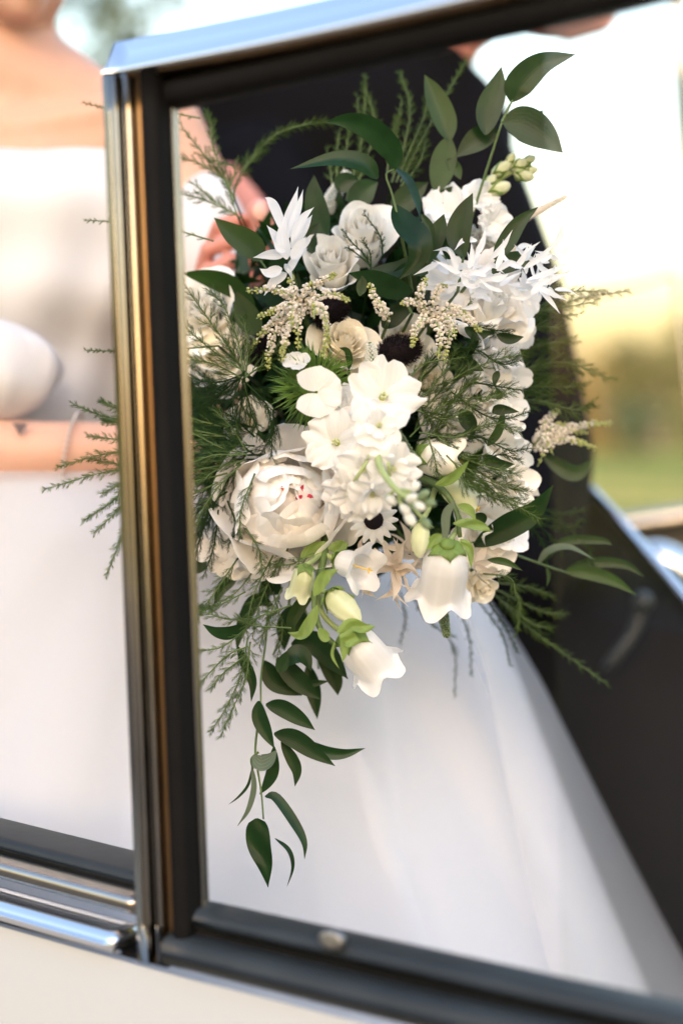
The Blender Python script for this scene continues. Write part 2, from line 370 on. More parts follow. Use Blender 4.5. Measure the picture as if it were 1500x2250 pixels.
strip('glass_channel', [p+AX*px(124)+NI*.012 for p in PC], sp(-4, 4, -.002, .004, .002), M['chromesat'])
# top rail
RT = [Wn(232, 130), Wn(600, 56), Wn(1000, -36), Wn(1560, -180)]
up = 1 if np.dot(np.cross(unit(RT[1]-RT[0]), NI), UZ) > 0 else -1
def rp(a0, a1, b0, b1, r):
    lo, hi = sorted((up*a0, up*a1)); return rbox(px(lo), px(hi), b0, b1, r)
def slant():
    q = [(-46, .026), (-44, .0095), (20, .0), (32, -.004), (40, -.003), (45, .002), (45, .020), (30, .03)]
    return [(-up*px(x), y) for x, y in q]
strip('top_rail', RT, slant(), M['chrome'], label='chrome top rail of the window frame')
strip('rail_lip', RT, rp(-53, -45, -.002, .02, .002), M['warm_reflect'])  # orange reflection under the rail painted as a thin strip
RS = [Wn(300, 195), Wn(640, 118), Wn(1000, 32), Wn(1250, -22), Wn(1560, -100)]
strip('rail_seal', RS, rp(-46, 20, .004, .024, .008), M['rubber'])
# corner piece
g = G(); g.box(Wn(266, 182, .008), [AX*px(26), UZ*px(26), NI*.009]); g.build('corner_cap', M['chrome'], car)
# sill left of pillar
SL = [Wn(-420, 1800), Wn(0, 1915), Wn(300, 1996)]
def lp(a0, a1, b0, b1, r): return rp(a0, a1, b0, b1, r)
strip('sill_ledge', [p+NI*.03 for p in SL], rp(8, 46, -.01, .03, .006), M['rubberb'])
strip('sill_moulding', SL, rp(-22, 18, .0, .03, .004), M['chromesat'])
strip('sill_moulding', [Wn(-420, 1868), Wn(0, 1990), Wn(276, 2068)], rp(-26, 24, -.012, .020, .010), M['chrome'], label='rounded chrome moulding along the door top')
strip('sill_gap', [Wn(-420, 1895), Wn(0, 2018), Wn(370, 2118)], rp(-9, 4, -.002, .02, .002), M['rubber'])
# sill right of pillar
strip('window_seal', [Wn(440, 2010, .012), Wn(900, 2112, .012), Wn(1250, 2190, .012), Wn(1600, 2262, .012)], rp(-24, 22, -.012, .016, .008), M['rubberb'], label='weathered grey green inner rubber with a screw')
strip('window_seal', [Wn(378, 2085), Wn(900, 2212), Wn(1250, 2290), Wn(1600, 2370)], rp(-32, 40, -.012, .014, .010), M['rubberb'])
strip('seal_groove', [Wn(440, 2052, .008), Wn(900, 2160, .008), Wn(1250, 2240, .008), Wn(1600, 2320, .008)], rp(-14, 14, -.004, .004, .002), M['rubber'])
g = G(); c = Wn(727, 2066, -.002); a, b = AX, UZ
ring = [[c-NI*h+r*(cos(q)*a+sin(q)*b*.7) for q in np.linspace(0, 2*pi, 18, endpoint=False)] for r, h in ((.0078, -.004), (.0078, .0008), (.0068, .0014), (.002, .0015), (.0003, .001))]
g.grid(np.array(ring), close=True); g.build('screw', mat('screw_dull', (.30, .30, .29), .5, metal=1, var=.3, vscale=300), car)
# door skin below
top = catmull([Wn(-420, 1905), Wn(0, 2028), Wn(370, 2132), Wn(560, 2180), Wn(1000, 2290), Wn(1600, 2420)], 40)
A = []
for k in range(14):
    f = k/13; A.append(top-UZ*(.62*f)+(-NI)*(.06*sin(pi*min(1, f*1.25))+.004))
g = G(); g.grid(np.array(A)); g.build('door_panel', M['paint'], car, label='ivory painted door below the window')
# glass
gm = bpy.data.materials.new('window_glass'); gm.use_nodes = True; t = gm.node_tree; t.nodes.remove(t.nodes['Principled BSDF'])
tr = t.nodes.new('ShaderNodeBsdfTransparent'); tr.inputs[0].default_value = (.985, .99, .985, 1); gl = t.nodes.new('ShaderNodeBsdfGlossy'); gl.inputs['Roughness'].default_value = .01
lw = t.nodes.new('ShaderNodeLayerWeight'); pw = t.nodes.new('ShaderNodeMath'); pw.operation = 'POWER'; pw.inputs[1].default_value = 5
ma = t.nodes.new('ShaderNodeMath'); ma.operation = 'MULTIPLY_ADD'; ma.inputs[1].default_value = .96; ma.inputs[2].default_value = .02
mx = t.nodes.new('ShaderNodeMixShader'); lw.inputs[0].default_value = .5
t.links.new(lw.outputs['Facing'], pw.inputs[0]); t.links.new(pw.outputs[0], ma.inputs[0]); t.links.new(ma.outputs[0], mx.inputs[0])
t.links.new(tr.outputs[0], mx.inputs[1]); t.links.new(gl.outputs[0], mx.inputs[2]); t.links.new(mx.outputs[0], t.nodes['Material Output'].inputs[0])
q = [Wn(1200, 30, .010), Wn(1560, -130, .010), Wn(1620, 2330, .010), Wn(1235, 2180, .010)]      # fixed quarter pane in the frame
g = G(); th = NI*.0022
g.add(q+[p+th for p in q], [(0, 1, 2, 3), (7, 6, 5, 4), (0, 4, 5, 1), (1, 5, 6, 2), (2, 6, 7, 3), (3, 7, 4, 0)])
g.build('window_pane', gm, car, smooth=False, label='clear fixed quarter pane at the right of the frame')
# interior: seat, far door, far quarter-window frame
def slab(name, pts_px, m, thick, r=0.0, label=None):
    v = [P(*p) for p in pts_px]; n = len(v); g = G(); off = CF*thick
    g.add(v+[p+off for p in v], [tuple(range(n)), tuple(range(2*n-1, n-1, -1))]+[(i, i+n, (i+1) % n+n, (i+1) % n) for i in range(n)])
    o = g.build(name, m, car, smooth=False, label=label)
    b = o.modifiers.new('b', 'BEVEL'); b.width = r; b.segments = 4; b.limit_method = 'ANGLE'
    return o
slab('seat_back', [(1060, 1000, 1.75), (1270, 1050, 1.55), (1330, 1110, 1.5), (1430, 1225, 1.42), (1560, 1380, 1.36), (1800, 1700, 1.25), (1750, 2600, 1.25), (1000, 2600, 1.5), (980, 1300, 1.6)], M['leather'], .12, .015, 'black leather seat back to the right')
g = G(); g.tube(catmull([P(1296, 1076, 1.52), P(1345, 1128, 1.47), P(1430, 1226, 1.41), P(1570, 1392, 1.33)], 14), .006, 8); g.build('seat_trim', M['chrome'], car, label='thin bright trim along the seat edge')
slab('far_door', [(1000, 1150, 2.3), (1390, 1150, 2.3), (1700, 1102, 2.3), (1800, 2200, 2.3), (900, 2200, 2.3)], M['brown'], .12, .02, 'dark brown inner side of the far door')
g = G(); g.cap(P(1330, 1160, 2.25), .017, P(1750, 1096, 2.25), .017); g.build('far_sill', M['chromesat'], car)
g = G()
for a, b, r in (((1476, -120, 1.9), (1502, 260, 1.9), .009), ((1502, 260, 1.9), (1530, 620, 1.9), .009)): g.tube(catmull([P(*a), P(*b)], 4), r, 8)
g.build('far_window_post', M['chromesat'], car)
g = G(); g.tube(catmull([P(1255, 655, 2.3), P(1400, 622, 2.3), P(1478, 604, 2.3), P(1490, 680, 2.3), P(1512, 860, 2.3), P(1530, 1120, 2.3)], 26), .006, 8); g.build('far_vent_frame', M['chromesat'], car)
g = G(); g.tube(catmull([P(1408, 1330, 1.37), P(1392, 1385, 1.37), P(1345, 1450, 1.37), P(1330, 1470, 1.38)], 12), [.009, .007], 8); g.ell(P(1410, 1322, 1.365), [CR*.012, CU*.012, CF*.012]); g.build('window_crank', M['rubberb'], car)
g = G(); g.ell(P(1490, 1255, 1.75), [V(.045, -.032, 0), V(.016, .02, 0), CF*.03]); g.cap(P(1480, 1270, 1.76), .008, P(1470, 1340, 1.78), .01); g.build('wing_mirror', M['chrome'], car, label='rounded chrome mirror housing beyond the seat')
# car body below, floor and front/rear volume so the shell stands from other sides
g = G(); g.box(np.array([.35, 2.05, .30]), [AX*1.6, NI*.75, UZ*.02]); g.build('floor_pan', M['rubber'], car, smooth=False)
g = G(); g.box(P(350, 1700, 1.75), [CR*.55, CF*.16, UZ*.30]); o = g.build('seat_cushion', M['leather'], car); 
bv = o.modifiers.new('b', 'BEVEL'); bv.width = .05; bv.segments = 4
# ------------------------------------------------------------------ bride
bride = thing('person', 'bride in strapless white dress with detached puff sleeves holding the bouquet', 'person', P(0, 1500, 1.35))
D = 1.27
g = G()
def c2(a, ra, b, rb): g.cap(P(*a), ra, P(*b), rb)
sh = P(395, 330, D+.04); shl = P(-470, 330, D+.06)
g.ell(P(-35, 560, D+.06), [CR*.165, CU*.22, CF*.085]); g.ell(P(-35, 330, D+.05), [CR*.175, CU*.06, CF*.06])
g.ell(P(-35, 900, D+.08), [CR*.125, CU*.15, CF*.08]); g.ell(P(-35, 1200, D+.12), [CR*.17, CU*.12, CF*.11])
c2((-35, 230, D+.06), .058, (-30, 20, D+.03), .052)
c2((-20, 180, D+.05), .075, (210, 262, D+.06), .045); c2((-60, 180, D+.05), .075, (-290, 262, D+.06), .045)
c2((80, 60, D+.03), .018, (5, 265, D-.005), .012)
c2((20, 285, D-.005), .012, (300, 230, D+.02), .012)
c2((330, 285, D+.05), .050, (400, 420, D+.05), .046); c2((400, 420, D+.05), .046, (470, 760, D+.02), .04)
c2((-410, 290, D+.06), .052, (-480, 700, D+.02), .045)
c2((-480, 700, D+.02), .043, (-330, 1000, D-.06), .040); c2((-330, 1000, D-.06), .040, (60, 996, 1.19), .0285); c2((60, 996, 1.19), .0285, (420, 985, 1.175), .022)
c2((470, 760, D+.02), .04, (640, 985, 1.2), .022)
# head: skull, jaw, chin, nose, lips
hc = P(0, -190, D+.05)
g.ell(hc, [CR*.078, CU*.105, CF*.095]); g.ell(P(25, -60, D), [CR*.052, CU*.05, CF*.06]); g.cap(P(62, 4, D-.035), .018, P(48, -10, D-.03), .024)
g.cap(P(75, -110, D-.075), .010, P(85, -75, D-.09), .012); g.cap(P(60, -42, D-.07), .009, P(105, -42, D-.055), .008)
for s in (-1, 1): g.ell(P(50+s*80, -170, D-.05+.01*s), [CR*.014, CU*.009, CF*.012])
# hand round the stems
hb = P(700, 985, 1.20)
g.ell(P(690, 990, 1.215), [CR*.045, CU*.038, CF*.018]); c2((420, 985, 1.175), .022, (650, 990, 1.21), .024)
for k, dy in enumerate((-85, -35, 15, 62)):
    c2((720, 990+dy, 1.21), .0095, (800, 985+dy, 1.19), .009); c2((800, 985+dy, 1.19), .009, (790, 990+dy, 1.165), .0085)
c2((690, 920, 1.20), .011, (770, 900, 1.175), .009)
body = remesh(g, 'body', M['skin'], bride, .006, 10)
# bodice
def shell(rows, n=40, m=24):
    """rows: (cx, y, d, half-width px, depth half-size m) -> closed garment ring by ring"""
    r = np.array(rows, float); q = catmull(r, m); A = []
    for cx, y, d, hw, dz in q:
        c = P(cx, y, d); A.append([c+CR*(hw*K*d)*cos(a)+CF*dz*sin(a) for a in np.linspace(0, 2*pi, n, endpoint=False)])
    return np.array(A)
A = shell([(-35, 366, D+.055, 462, .080), (-35, 470, D+.05, 455, .110), (-35, 640, D+.05, 420, .108), (-35, 800, D+.065, 350, .095), (-35, 1000, D+.08, 330, .098), (-35, 1120, D+.10, 420, .12)], 96, 60)
for j in range(A.shape[0]):
    for i in range(A.shape[1]):
        a = 2*pi*i/A.shape[1]; y = j/60
        fr = sin(a) < .3
        A[j, i] += CF*(-.0035*sin(26*y+5*cos(a)+1.5*sin(3*a))*min(1, y*5)+.0035*sin(14*a+4*y))
        if j < 3: A[j, i] += CU*(.006*cos(2*a))
g = G(); g.grid(A, close=True); ob = g.build('bodice', M['bodice'], bride)
so = ob.modifiers.new('t', 'SOLIDIFY'); so.thickness = .003
# puff sleeves
def puff(c, rx, ry, rz, seed):
    n, m = 48, 30; A = np.zeros((m, n, 3))
    for j in range(m):
        q = -pi/2+pi*(j+.5)/m
        for i in range(n):
            a = 2*pi*i/n; wob = 1+.035*sin(9*a+seed)*cos(q)+.03*sin(5*q+3*a)+.02*sin(17*a+4*q)*cos(q)
            A[j, i] = c+CR*rx*cos(q)*cos(a)*wob+CF*rz*cos(q)*sin(a)*wob+CU*ry*sin(q)
    return A
g = G(); g.grid(puff(P(455, 590, D+.0), .040, .085, .05, 1), close=True); g.build('puff_sleeve', M['bodice'], bride, label='puff sleeve seen through the pane by the dark jacket')
g = G(); g.grid(puff(P(-75, 815, 1.20), .080, .047, .05, 4), close=True); g.build('puff_sleeve', M['bodice'], bride, label='puff sleeve on the near arm above the tattoo')
# skirt
def skirt():
    edge = np.array([(1020, 600), (1050, 760), (1120, 900), (1200, 1000), (1330, 1075), (1400, 1105), (1500, 1145), (1600, 1182), (1700, 1222), (1800, 1262), (1900, 1304), (2000, 1346), (2100, 1390), (2200, 1432), (2350, 1498), (2600, 1610)])
    ny, nx = 90, 150; A = np.zeros((ny, nx, 3))
    for j in range(ny):
        y = 1025+(2600-1025)*(j/(ny-1))**1.0; xr = np.interp(y, edge[:, 0], edge[:, 1]); xl = -650-.15*(y-1025)
        f = (y-1025)/1575
        for i in range(nx):
            # u runs round the front from far left to the right silhouette, then back behind
            u = i/(nx-1); ang = pi*(1-u)*1.0
            cx = (xl+xr)/2; hw = (xr-xl)/2
            x = cx+hw*cos(ang)
            bulge = sin(ang)
            d0 = 1.42-.10*f; d = d0-(.235+.10*f)*bulge**.75
            th = math.atan2(y-700, x-480)                        # folds fan out from the waist
            fold = .013*sin(13*th+.6)+.006*sin(27*th+2.0+2*f)+.0025*sin(53*th)+.0015*sin(97*th+3*f)
            fold += .012*max(0, sin(9*th+1.1))**3
            fold *= min(1, f*2.2)*(.35+.65*bulge)
            d += fold-.03*math.exp(-((y-1150)/120)**2)*math.exp(-((x-500)/420)**2)
            A[j, i] = P(x, y, d)
    return A
A = skirt(); g = G(); g.grid(A)
# back side closes it behind
B = A.copy(); B[:, :, 1] = 2*1.46-B[:, :, 1]+.06
g.grid(B[:, ::-1]); g.build('skirt', M['satin'], bride, label='full white skirt spread over the lap')
# sheer outer layer along the right edge
A2 = []
for j, y in enumerate(np.linspace(1300, 2500, 40)):
    xr = np.interp(y, [1300, 1330, 1400, 1500, 1600, 1700, 1800, 1900, 2000, 2100, 2200, 2500], [1062, 1088, 1138, 1197, 1246, 1296, 1346, 1398, 1450, 1505, 1560, 1720])
    row = []
    for i in range(14):
        u = i/13; x = xr-(60+.30*(y-1300))*(1-u)**1.2-6; d = 1.19+.16*u**2+.012*sin(y*.008+u*5)-.06*(y-1300)/1200
        row.append(P(x, y, d))
    A2.append(row)
g = G(); g.grid(np.array(A2)); g.build('skirt_overlay', M['sheer'], bride, label='sheer organza layer along the skirt edge')
def sheer_panel(xl, edge, dz, fac):
    ys = np.linspace(1035, 2560, 52); A3 = []
    for y in ys:
        xe = np.interp(y, [e[1] for e in edge], [e[0] for e in edge]); row = []
        f = (y-1025)/1575; full = np.interp(y, [1030, 1200, 1300, 1500, 1700, 1900, 2100, 2350, 2600], [690, 1000, 1062, 1145, 1222, 1304, 1390, 1498, 1610]); l0 = -650-.15*(y-1025); cx, hw = (l0+full)/2, (full-l0)/2
        for i in range(36):
            x = xl+(xe-xl)*i/35; b = math.sqrt(max(.0001, 1-((x-cx)/hw)**2)); d = 1.42-.10*f-(.235+.10*f)*b**.75-dz-.006*sin(.012*x+y*.004)
            row.append(P(x, y, d))
        A3.append(row)
    g = G(); g.grid(np.array(A3)); g.build('skirt_overlay', M['sheer'], bride, label='sheer organza layer over the front of the skirt')
sheer_panel(-600, [(560, 1030), (800, 1300), (850, 1500), (868, 1700), (885, 1850), (905, 1960), (955, 2110), (1010, 2250), (1120, 2560)], .026, .6)
sheer_panel(-600, [(600, 1030), (985, 1300), (1065, 1500), (1140, 1700), (1215, 1900), (1300, 2100), (1400, 2350), (1490, 2560)], .018, .6)
# tattoo and bracelet
c = P(45, 935, 1.115); g = G(); t0 = 1.160
g.grid(np.array([[P(28+34*u*(1-.0)+17*v*(1-2*u)*1.0, 930+28*v, 1.1605) for u in (0, .5, 1)] for v in (0, .5, 1)]))
g.build('tattoo', M['ink'], bride, label='small dark triangular tattoo on the forearm')
g = G(); p0 = P(445, 985, 1.19)
for k in range(44):
    a = 2*pi*k/44; q = P(160, 994, 1.186)+CU*.0325*cos(a)+CF*.0325*sin(a)+CR*(.006*cos(a)); g.bead(q, .0021)
tag(g.build('bracelet', M['silver']), 'sparkling silver bracelet round the bare forearm', 'bracelet')
# ------------------------------------------------------------------ groom
groom = thing('person', 'groom in black suit seated behind the bouquet, chin at the top', 'person', P(800, 1500, 1.7))
g = G()
g.ell(P(1180, -190, 1.62), [CR*.098, CU*.115, CF*.078]); g.ell(P(1240, -15, 1.60), [CR*.058, CU*.050, CF*.052]); g.cap(P(1310, 35, 1.60), .020, P(1250, 40, 1.60), .026)
g.cap(P(1335, -150, 1.61), .012, P(1352, -110, 1.61), .014); g.cap(P(1318, -60, 1.6), .011, P(1318, -40, 1.6), .011)
g.ell(P(1100, -180, 1.545), [CR*.016, CU*.03, CF*.008])
g.cap(P(1010, -20, 1.64), .052, P(900, 190, 1.67), .056); g.ell(P(800, 700, 1.72), [CR*.15, CU*.25, CF*.08])
g.cap(P(880, 330, 1.68), .05, P(900, 190, 1.67), .056)
# near arm and hand
def h2(a, ra, b, rb): g.cap(P(*a), ra, P(*b), rb)
h2((540, 420, 1.55), .04, (760, 720, 1.42), .036); h2((760, 720, 1.42), .034, (640, 600, 1.24), .026); h2((640, 600, 1.24), .024, (590, 570, 1.19), .020)
g.ell(P(568, 565, 1.19), [CR*.017, CU*.024, CF*.013])
h2((600, 575, 1.17), .0115, (592, 520, 1.155), .0115); h2((592, 520, 1.155), .0115, (572, 466, 1.15), .0112)
for pts, r in ((((585, 530), (524, 482), (482, 496), (464, 540)), .0066), (((582, 558), (512, 528), (458, 548), (444, 592)), .0068), (((580, 588), (508, 574), (452, 600), (446, 642)), .0066), (((578, 612), (522, 618), (478, 646), (474, 676)), .0060)) if True else ((((585, 535), (520, 492), (478, 512), (462, 555)), .0080), (((580, 560), (512, 530), (462, 556), (450, 598)), .0082), (((578, 586), (510, 570), (458, 600), (456, 636)), .0080), (((575, 606), (520, 606), (472, 636), (474, 664)), .0070)):
    dd = (1.185, 1.158, 1.165, 1.185)
    for k in range(3): h2((*pts[k], dd[k]), r, (*pts[k+1], dd[k+1]), r*.93)
remesh(g, 'body', M['skinw'], groom, .0022, 1)
g = G(); g.ell(P(571, 463, 1.139), [CR*.006, CU*.0085, CF*.0025]); g.build('thumbnail', M['nail'], groom)
g = G()
g.ell(P(740, 560, 1.70), [CR*.235, CU*.25, CF*.12]); g.ell(P(760, 300, 1.67), [CR*.20, CU*.12, CF*.10]); g.ell(P(800, 1000, 1.72), [CR*.235, CU*.32, CF*.13])
h2((420, 330, 1.66), .085, (480, 700, 1.62), .065); h2((975, 345, 1.66), .080, (1085, 640, 1.62), .078); h2((1085, 640, 1.62), .078, (1170, 1000, 1.52), .066); h2((1170, 1000, 1.52), .066, (1150, 1250, 1.45), .06)
h2((560, 400, 1.58), .062, (770, 720, 1.44), .052); h2((770, 720, 1.44), .052, (655, 612, 1.27), .038); h2((820, 250, 1.66), .07, (925, 160, 1.65), .058)
h2((700, 200, 1.66), .07, (480, 260, 1.66), .08)
remesh(g, 'jacket', M['suit'], groom, .009, 6)
g = G(); g.cap(P(648, 606, 1.262), .033, P(628, 590, 1.235), .031); g.build('shirt_cuff', M['satin'], groom)
g = G(); g.ell(P(1155, -240, 1.62), [CR*.105, CU*.085, CF*.088]); g.build('hair', M['hair'], groom)
# ------------------------------------------------------------------ bouquet builders
BIND = P(745, 985, 1.165)                               # where the stems are gripped
def stem_to_grip(t, c, n=None, m='stem', r=.0016, bend=.03):
    c = np.asarray(c); mid = (c+BIND)/2-(CF*-bend)
    if n is not None: mid = c-np.asarray(n)*.35*np.linalg.norm(BIND-c)+(BIND-c)*.25
    g = G(); g.tube(catmull([c-(n*.004 if n is not None else 0), mid, BIND+rng.normal(0, .004, 3), BIND+V(rng.normal(0, .008), -.075+rng.normal(0, .006), -.012)], 16), r, 6); return g.build('stem', M[m], t)
class Fr:
    def __init__(s, c, n, roll=0.0):
        s.c = np.asarray(c, float); s.n = unit(np.asarray(n, float)); a = np.cross(CU, s.n)
        if np.linalg.norm(a) < .1: a = CR
        a = unit(a); b = np.cross(s.n, a); s.u = a*cos(roll)+b*sin(roll); s.v = np.cross(s.n, s.u)
    def pt(s, X, Y, Z): return s.c+X[..., None]*s.u+Y[..., None]*s.v+Z[..., None]*s.n
def petal(F, L, W, az, r0=.0, h0=.0, th0=.3, th1=.0, cup=.2, ruf=.05, fq=3, wrap=0.0, claw=.35, tipround=.25, notch=0, serr=0, point=0, seed=0, nu=11, nv=9, pw=1.2):
    r = np.random.default_rng(seed); s = np.linspace(0, 1, nv); t = np.linspace(-1, 1, nu)
    S, T = np.meshgrid(s, t, indexing='ij')
    lf = 1-tipround*T**2-notch*np.exp(-(T/.22)**2)+ruf*.5*np.sin(fq*2.1*T+r.uniform(0, 6))*.5
    if serr: lf = lf+serr*np.where((np.arange(nu) % 2)[None] == 0, 1, -1)*(S > .99)
    wid = W*(claw+(1-claw)*np.sin(pi/2*np.minimum(1, S/.72)**.8))*(1-.12*S**3)*(1-(0 if serr else .20)*np.maximum(0, (S-.70)/.30)**2.2)
    if point: wid = W*(claw*(1-S)+np.sin(pi*np.minimum(1, S**.75)))*(1-S*.0); wid = wid*np.where(S > .999, .04, 1)
    ph = th0+(th1-th0)*S**pw
    ds = L*lf/(nv-1)
    rr = r0+np.concatenate([np.zeros((1, nu)), np.cumsum(cos_(ph)*ds, 0)[:-1]]); zz = h0+np.concatenate([np.zeros((1, nu)), np.cumsum(sin_(ph)*ds, 0)[:-1]])
    p1, p2, p3 = r.uniform(0, 6, 3)
    off = cup*W*T**2*(.3+.7*S)+ruf*W*S**1.6*(np.sin(fq*pi*T+p1)*(.35+.65*np.abs(T))+.6*np.sin(fq*1.7*pi*T+p2+3*S)*.6)+.04*W*np.sin(2*T+3*S+p3)
    rr = rr-np.sin(ph)*off; zz = zz+np.cos(ph)*off
    X = T*wid
    if wrap:
        Rw = np.maximum(np.abs(rr), .25*W)*wrap+(1-wrap)*1e3*W if wrap < 1 else np.maximum(np.abs(rr), .3*W)
        A = X/Rw; x, y = rr*np.cos(az+A), rr*np.sin(az+A)
    else:
        x = rr*cos(az)-X*sin(az); y = rr*sin(az)+X*cos(az)
    A = F.pt(x, y, zz); g = G(); g.grid(A, np.stack([(T+1)/2, S], -1)); return g
cos_, sin_ = np.cos, np.sin
GA = pi*(3-5**.5)

def rose(name, label, c, n, R, m, nP=24, openn=1.0, seed=0, group='roses in the bouquet', cat='rose', ruf=.05):
    t = thing(name, label, cat, c, group); F = Fr(c, n, seed)
    g = G(); g.ell(F.c-F.n*R*.15, [F.u*R*.12, F.v*R*.12, F.n*R*.45], 12, 8); g.build('heart', m, t)
    for k in range(nP):
        f = (k+.5)/nP; rj = np.random.default_rng(seed*31+k); az = k*GA*1.0+.3*sin(k*2.1); jt = rj.normal(0, 13)*f*(2.0 if cat == 'lisianthus' else .7)
        petal(F, R*(.62+.42*f), R*(.30+.48*f), az, r0=R*(.04+.30*f), h0=-R*(.15+.55*f**1.5), th0=R_(98-18*f-28*f*f*openn), th1=R_(95-28*f-78*f**3*openn+jt), cup=-.05+.1*f,
              ruf=ruf*(.4+f), fq=1.6, wrap=1, claw=.7, tipround=.18, seed=seed*100+k).build('petal', m, t)
    stem_to_grip(t, F.c-F.n*R*.55, F.n)
    return t
def peony(name, label, c, n, R, seed=0):
    t = thing(name, label, 'peony', c); F = Fr(c, n, .4); N = 28
    g = G(); g.ell(F.c-F.n*R*.35, [F.u*R*.42, F.v*R*.42, F.n*R*.58]); g.build('heart', M['blush'], t)
    for k in range(N):
        f = math.sqrt((k+.5)/N); az = k*GA; r = np.random.default_rng(seed+k)
        petal(F, R*(.62+.40*f)*r.uniform(.9, 1.1), R*(.26+.36*f), az, r0=R*(.06+.52*f), h0=R*(-.22-.70*f**2.0), th0=R_(74-16*f+r.normal(0, 6)), th1=R_(140+8*f+r.normal(0, 9)), cup=-.16-.05*f,
              ruf=.05, fq=1.2+1.2*r.random(), wrap=.0 if f < .35 else 1, claw=.55, tipround=.20, notch=.10*r.random()**2, seed=seed+k, nu=17, nv=14).build('petal', M['blush'], t)
    for k in range(10):
        az = k*2*pi/10+.2; f = k % 2; r = np.random.default_rng(seed+700+k)
        petal(F, R*(1.18+.12*f)*r.uniform(.9, 1.08), R*.60, az, r0=R*.42, h0=-R*.98, th0=R_(48-14*f+r.normal(0, 5)), th1=R_(110-22*f+r.normal(0, 9)), cup=-.16, ruf=.045, fq=1.2, wrap=0, claw=.6, tipround=.24, notch=.07*r.random(), seed=seed+90+k, nu=19, nv=15).build('guard_petal', M['blush'], t)
    for k, (x, y, q) in enumerate(((.10, -.06, .3), (.22, .0, 1.2), (-.02, .08, 2.4), (.30, -.08, -.5), (.16, -.14, 1.9))):
        F2 = Fr(F.c+F.u*R*x*.8+F.v*R*y+F.n*R*.26, F.n, q)
        petal(F2, R*.16, R*.028, 0, th0=R_(75), th1=R_(15), ruf=.35, fq=2.5, seed=k+5, nu=9, nv=6).build('crimson_fleck', M['crimson'], t, label='crimson streaked heart petal')
    stem_to_grip(t, F.c-F.n*R*.9, F.n, r=.003); return t
def floret(t, c, n, R, m, npet=4, seed=0, th=(35, -8), W=.62, throat=True, name='bloom', ruf=.10, notch=.06, roll=None, tr=.18, dbl=0):
    """one open stock or hydrangea bloom: a bloom part whose petals are sub-parts"""
    F = Fr(c, n, seed*1.3 if roll is None else roll); g = G(); g.ell(F.c-F.n*R*.12, [F.u*R*.12, F.v*R*.12, F.n*R*.16], 10, 6)
    b = g.build(name, M['throat'] if throat else m, t)
    for k in range(npet):
        az = 2*pi*k/npet+np.random.default_rng(seed*7+k).normal(0, .12)
        pg = petal(F, R*1.06, R*W, az, r0=R*.03, h0=-R*.12+.02*R*(k % 2), th0=R_(th[0]), th1=R_(th[1]+(-9 if k % 2 else 8)+np.random.default_rng(seed*11+k).normal(0, 9)), cup=.10, ruf=ruf, fq=2.0, claw=.22, tipround=tr, notch=notch, seed=seed*50+k, nu=15, nv=10)
        o = pg.build('petal', m, None); setp(o, b)
    for k in range(dbl):
        r = np.random.default_rng(seed*9+k); az = 2*pi*(k+.4)/max(1, dbl)+r.normal(0, .3)
        o = petal(F, R*r.uniform(.6, .85), R*W*.72, az, r0=R*.05, h0=-R*.05, th0=R_(58), th1=R_(18+r.normal(0, 14)), cup=.15, ruf=ruf*1.4, fq=2.2, claw=.25, tipround=.15, notch=.1, seed=seed*50+20+k, nu=15, nv=10).build('petal', m, None); setp(o, b)
    if throat:
        g = G()
        for k in range(5):
            a = k*1.256; g.cap(F.c+(F.u*cos(a)+F.v*sin(a))*R*.05, R*.035, F.c+(F.u*cos(a)+F.v*sin(a))*R*.07+F.n*R*.13, R*.045, 6, 3)
        o = g.build('throat', M['bellgreen'], None); setp(o, b)
    return b
def setp(o, b):
    """parent a world-placed mesh under a part that itself hangs on a thing (no rotations, no scales)"""
    o.parent = b; off = Vector(b.parent.location); o.location = Vector(o.location)-off
def simple_flower(name, label, cat, c, n, R, m, npet=5, seed=0, group=None, **k):
    t = thing(name, label, cat, c, group); floret(t, c, n, R, m, npet, seed, **k); stem_to_grip(t, c, unit(np.asarray(n, float)), r=.0012); return t

def leafmesh(pts, d, width, roll=0.0, fold=.14, nv=20, nu=7, a=.72, b=1.05, wav=.0, curl=0.0):
    n = len(pts); dd = np.linspace(d, d, n) if np.isscalar(d) else np.interp(np.linspace(0, 1, n), np.linspace(0, 1, len(d)), d)
    path = catmull([P(p[0], p[1], dd[i]) for i, p in enumerate(pts)], nv); T = np.gradient(path, axis=0)
    W = width*K*dd.mean()*.46; s = np.linspace(0, 1, nv); prof = s**a*(1-s)**b; prof = prof/prof.max(); prof[0] = .12; prof[-1] = .015
    A = np.zeros((nv, nu, 3)); uv = np.zeros((nv, nu, 2))
    for k in range(nv):
        t = unit(T[k]); nrm = -CF-t*np.dot(-CF, t); nrm = unit(nrm) if np.linalg.norm(nrm) > .15 else unit(np.cross(t, CR))
        sd = np.cross(t, nrm); r = roll+curl*s[k]; sd2 = sd*cos(r)+nrm*sin(r); n2 = nrm*cos(r)-sd*sin(r)
        for i in range(nu):
            q = 2*i/(nu-1)-1; w = W*prof[k]
            A[k, i] = path[k]+sd2*q*w+n2*(fold*w*(abs(q)**1.3-.3)+wav*w*sin(9*s[k]+3*q)); uv[k, i] = ((q+1)/2, s[k])
    g = G(); g.grid(A, uv); return g
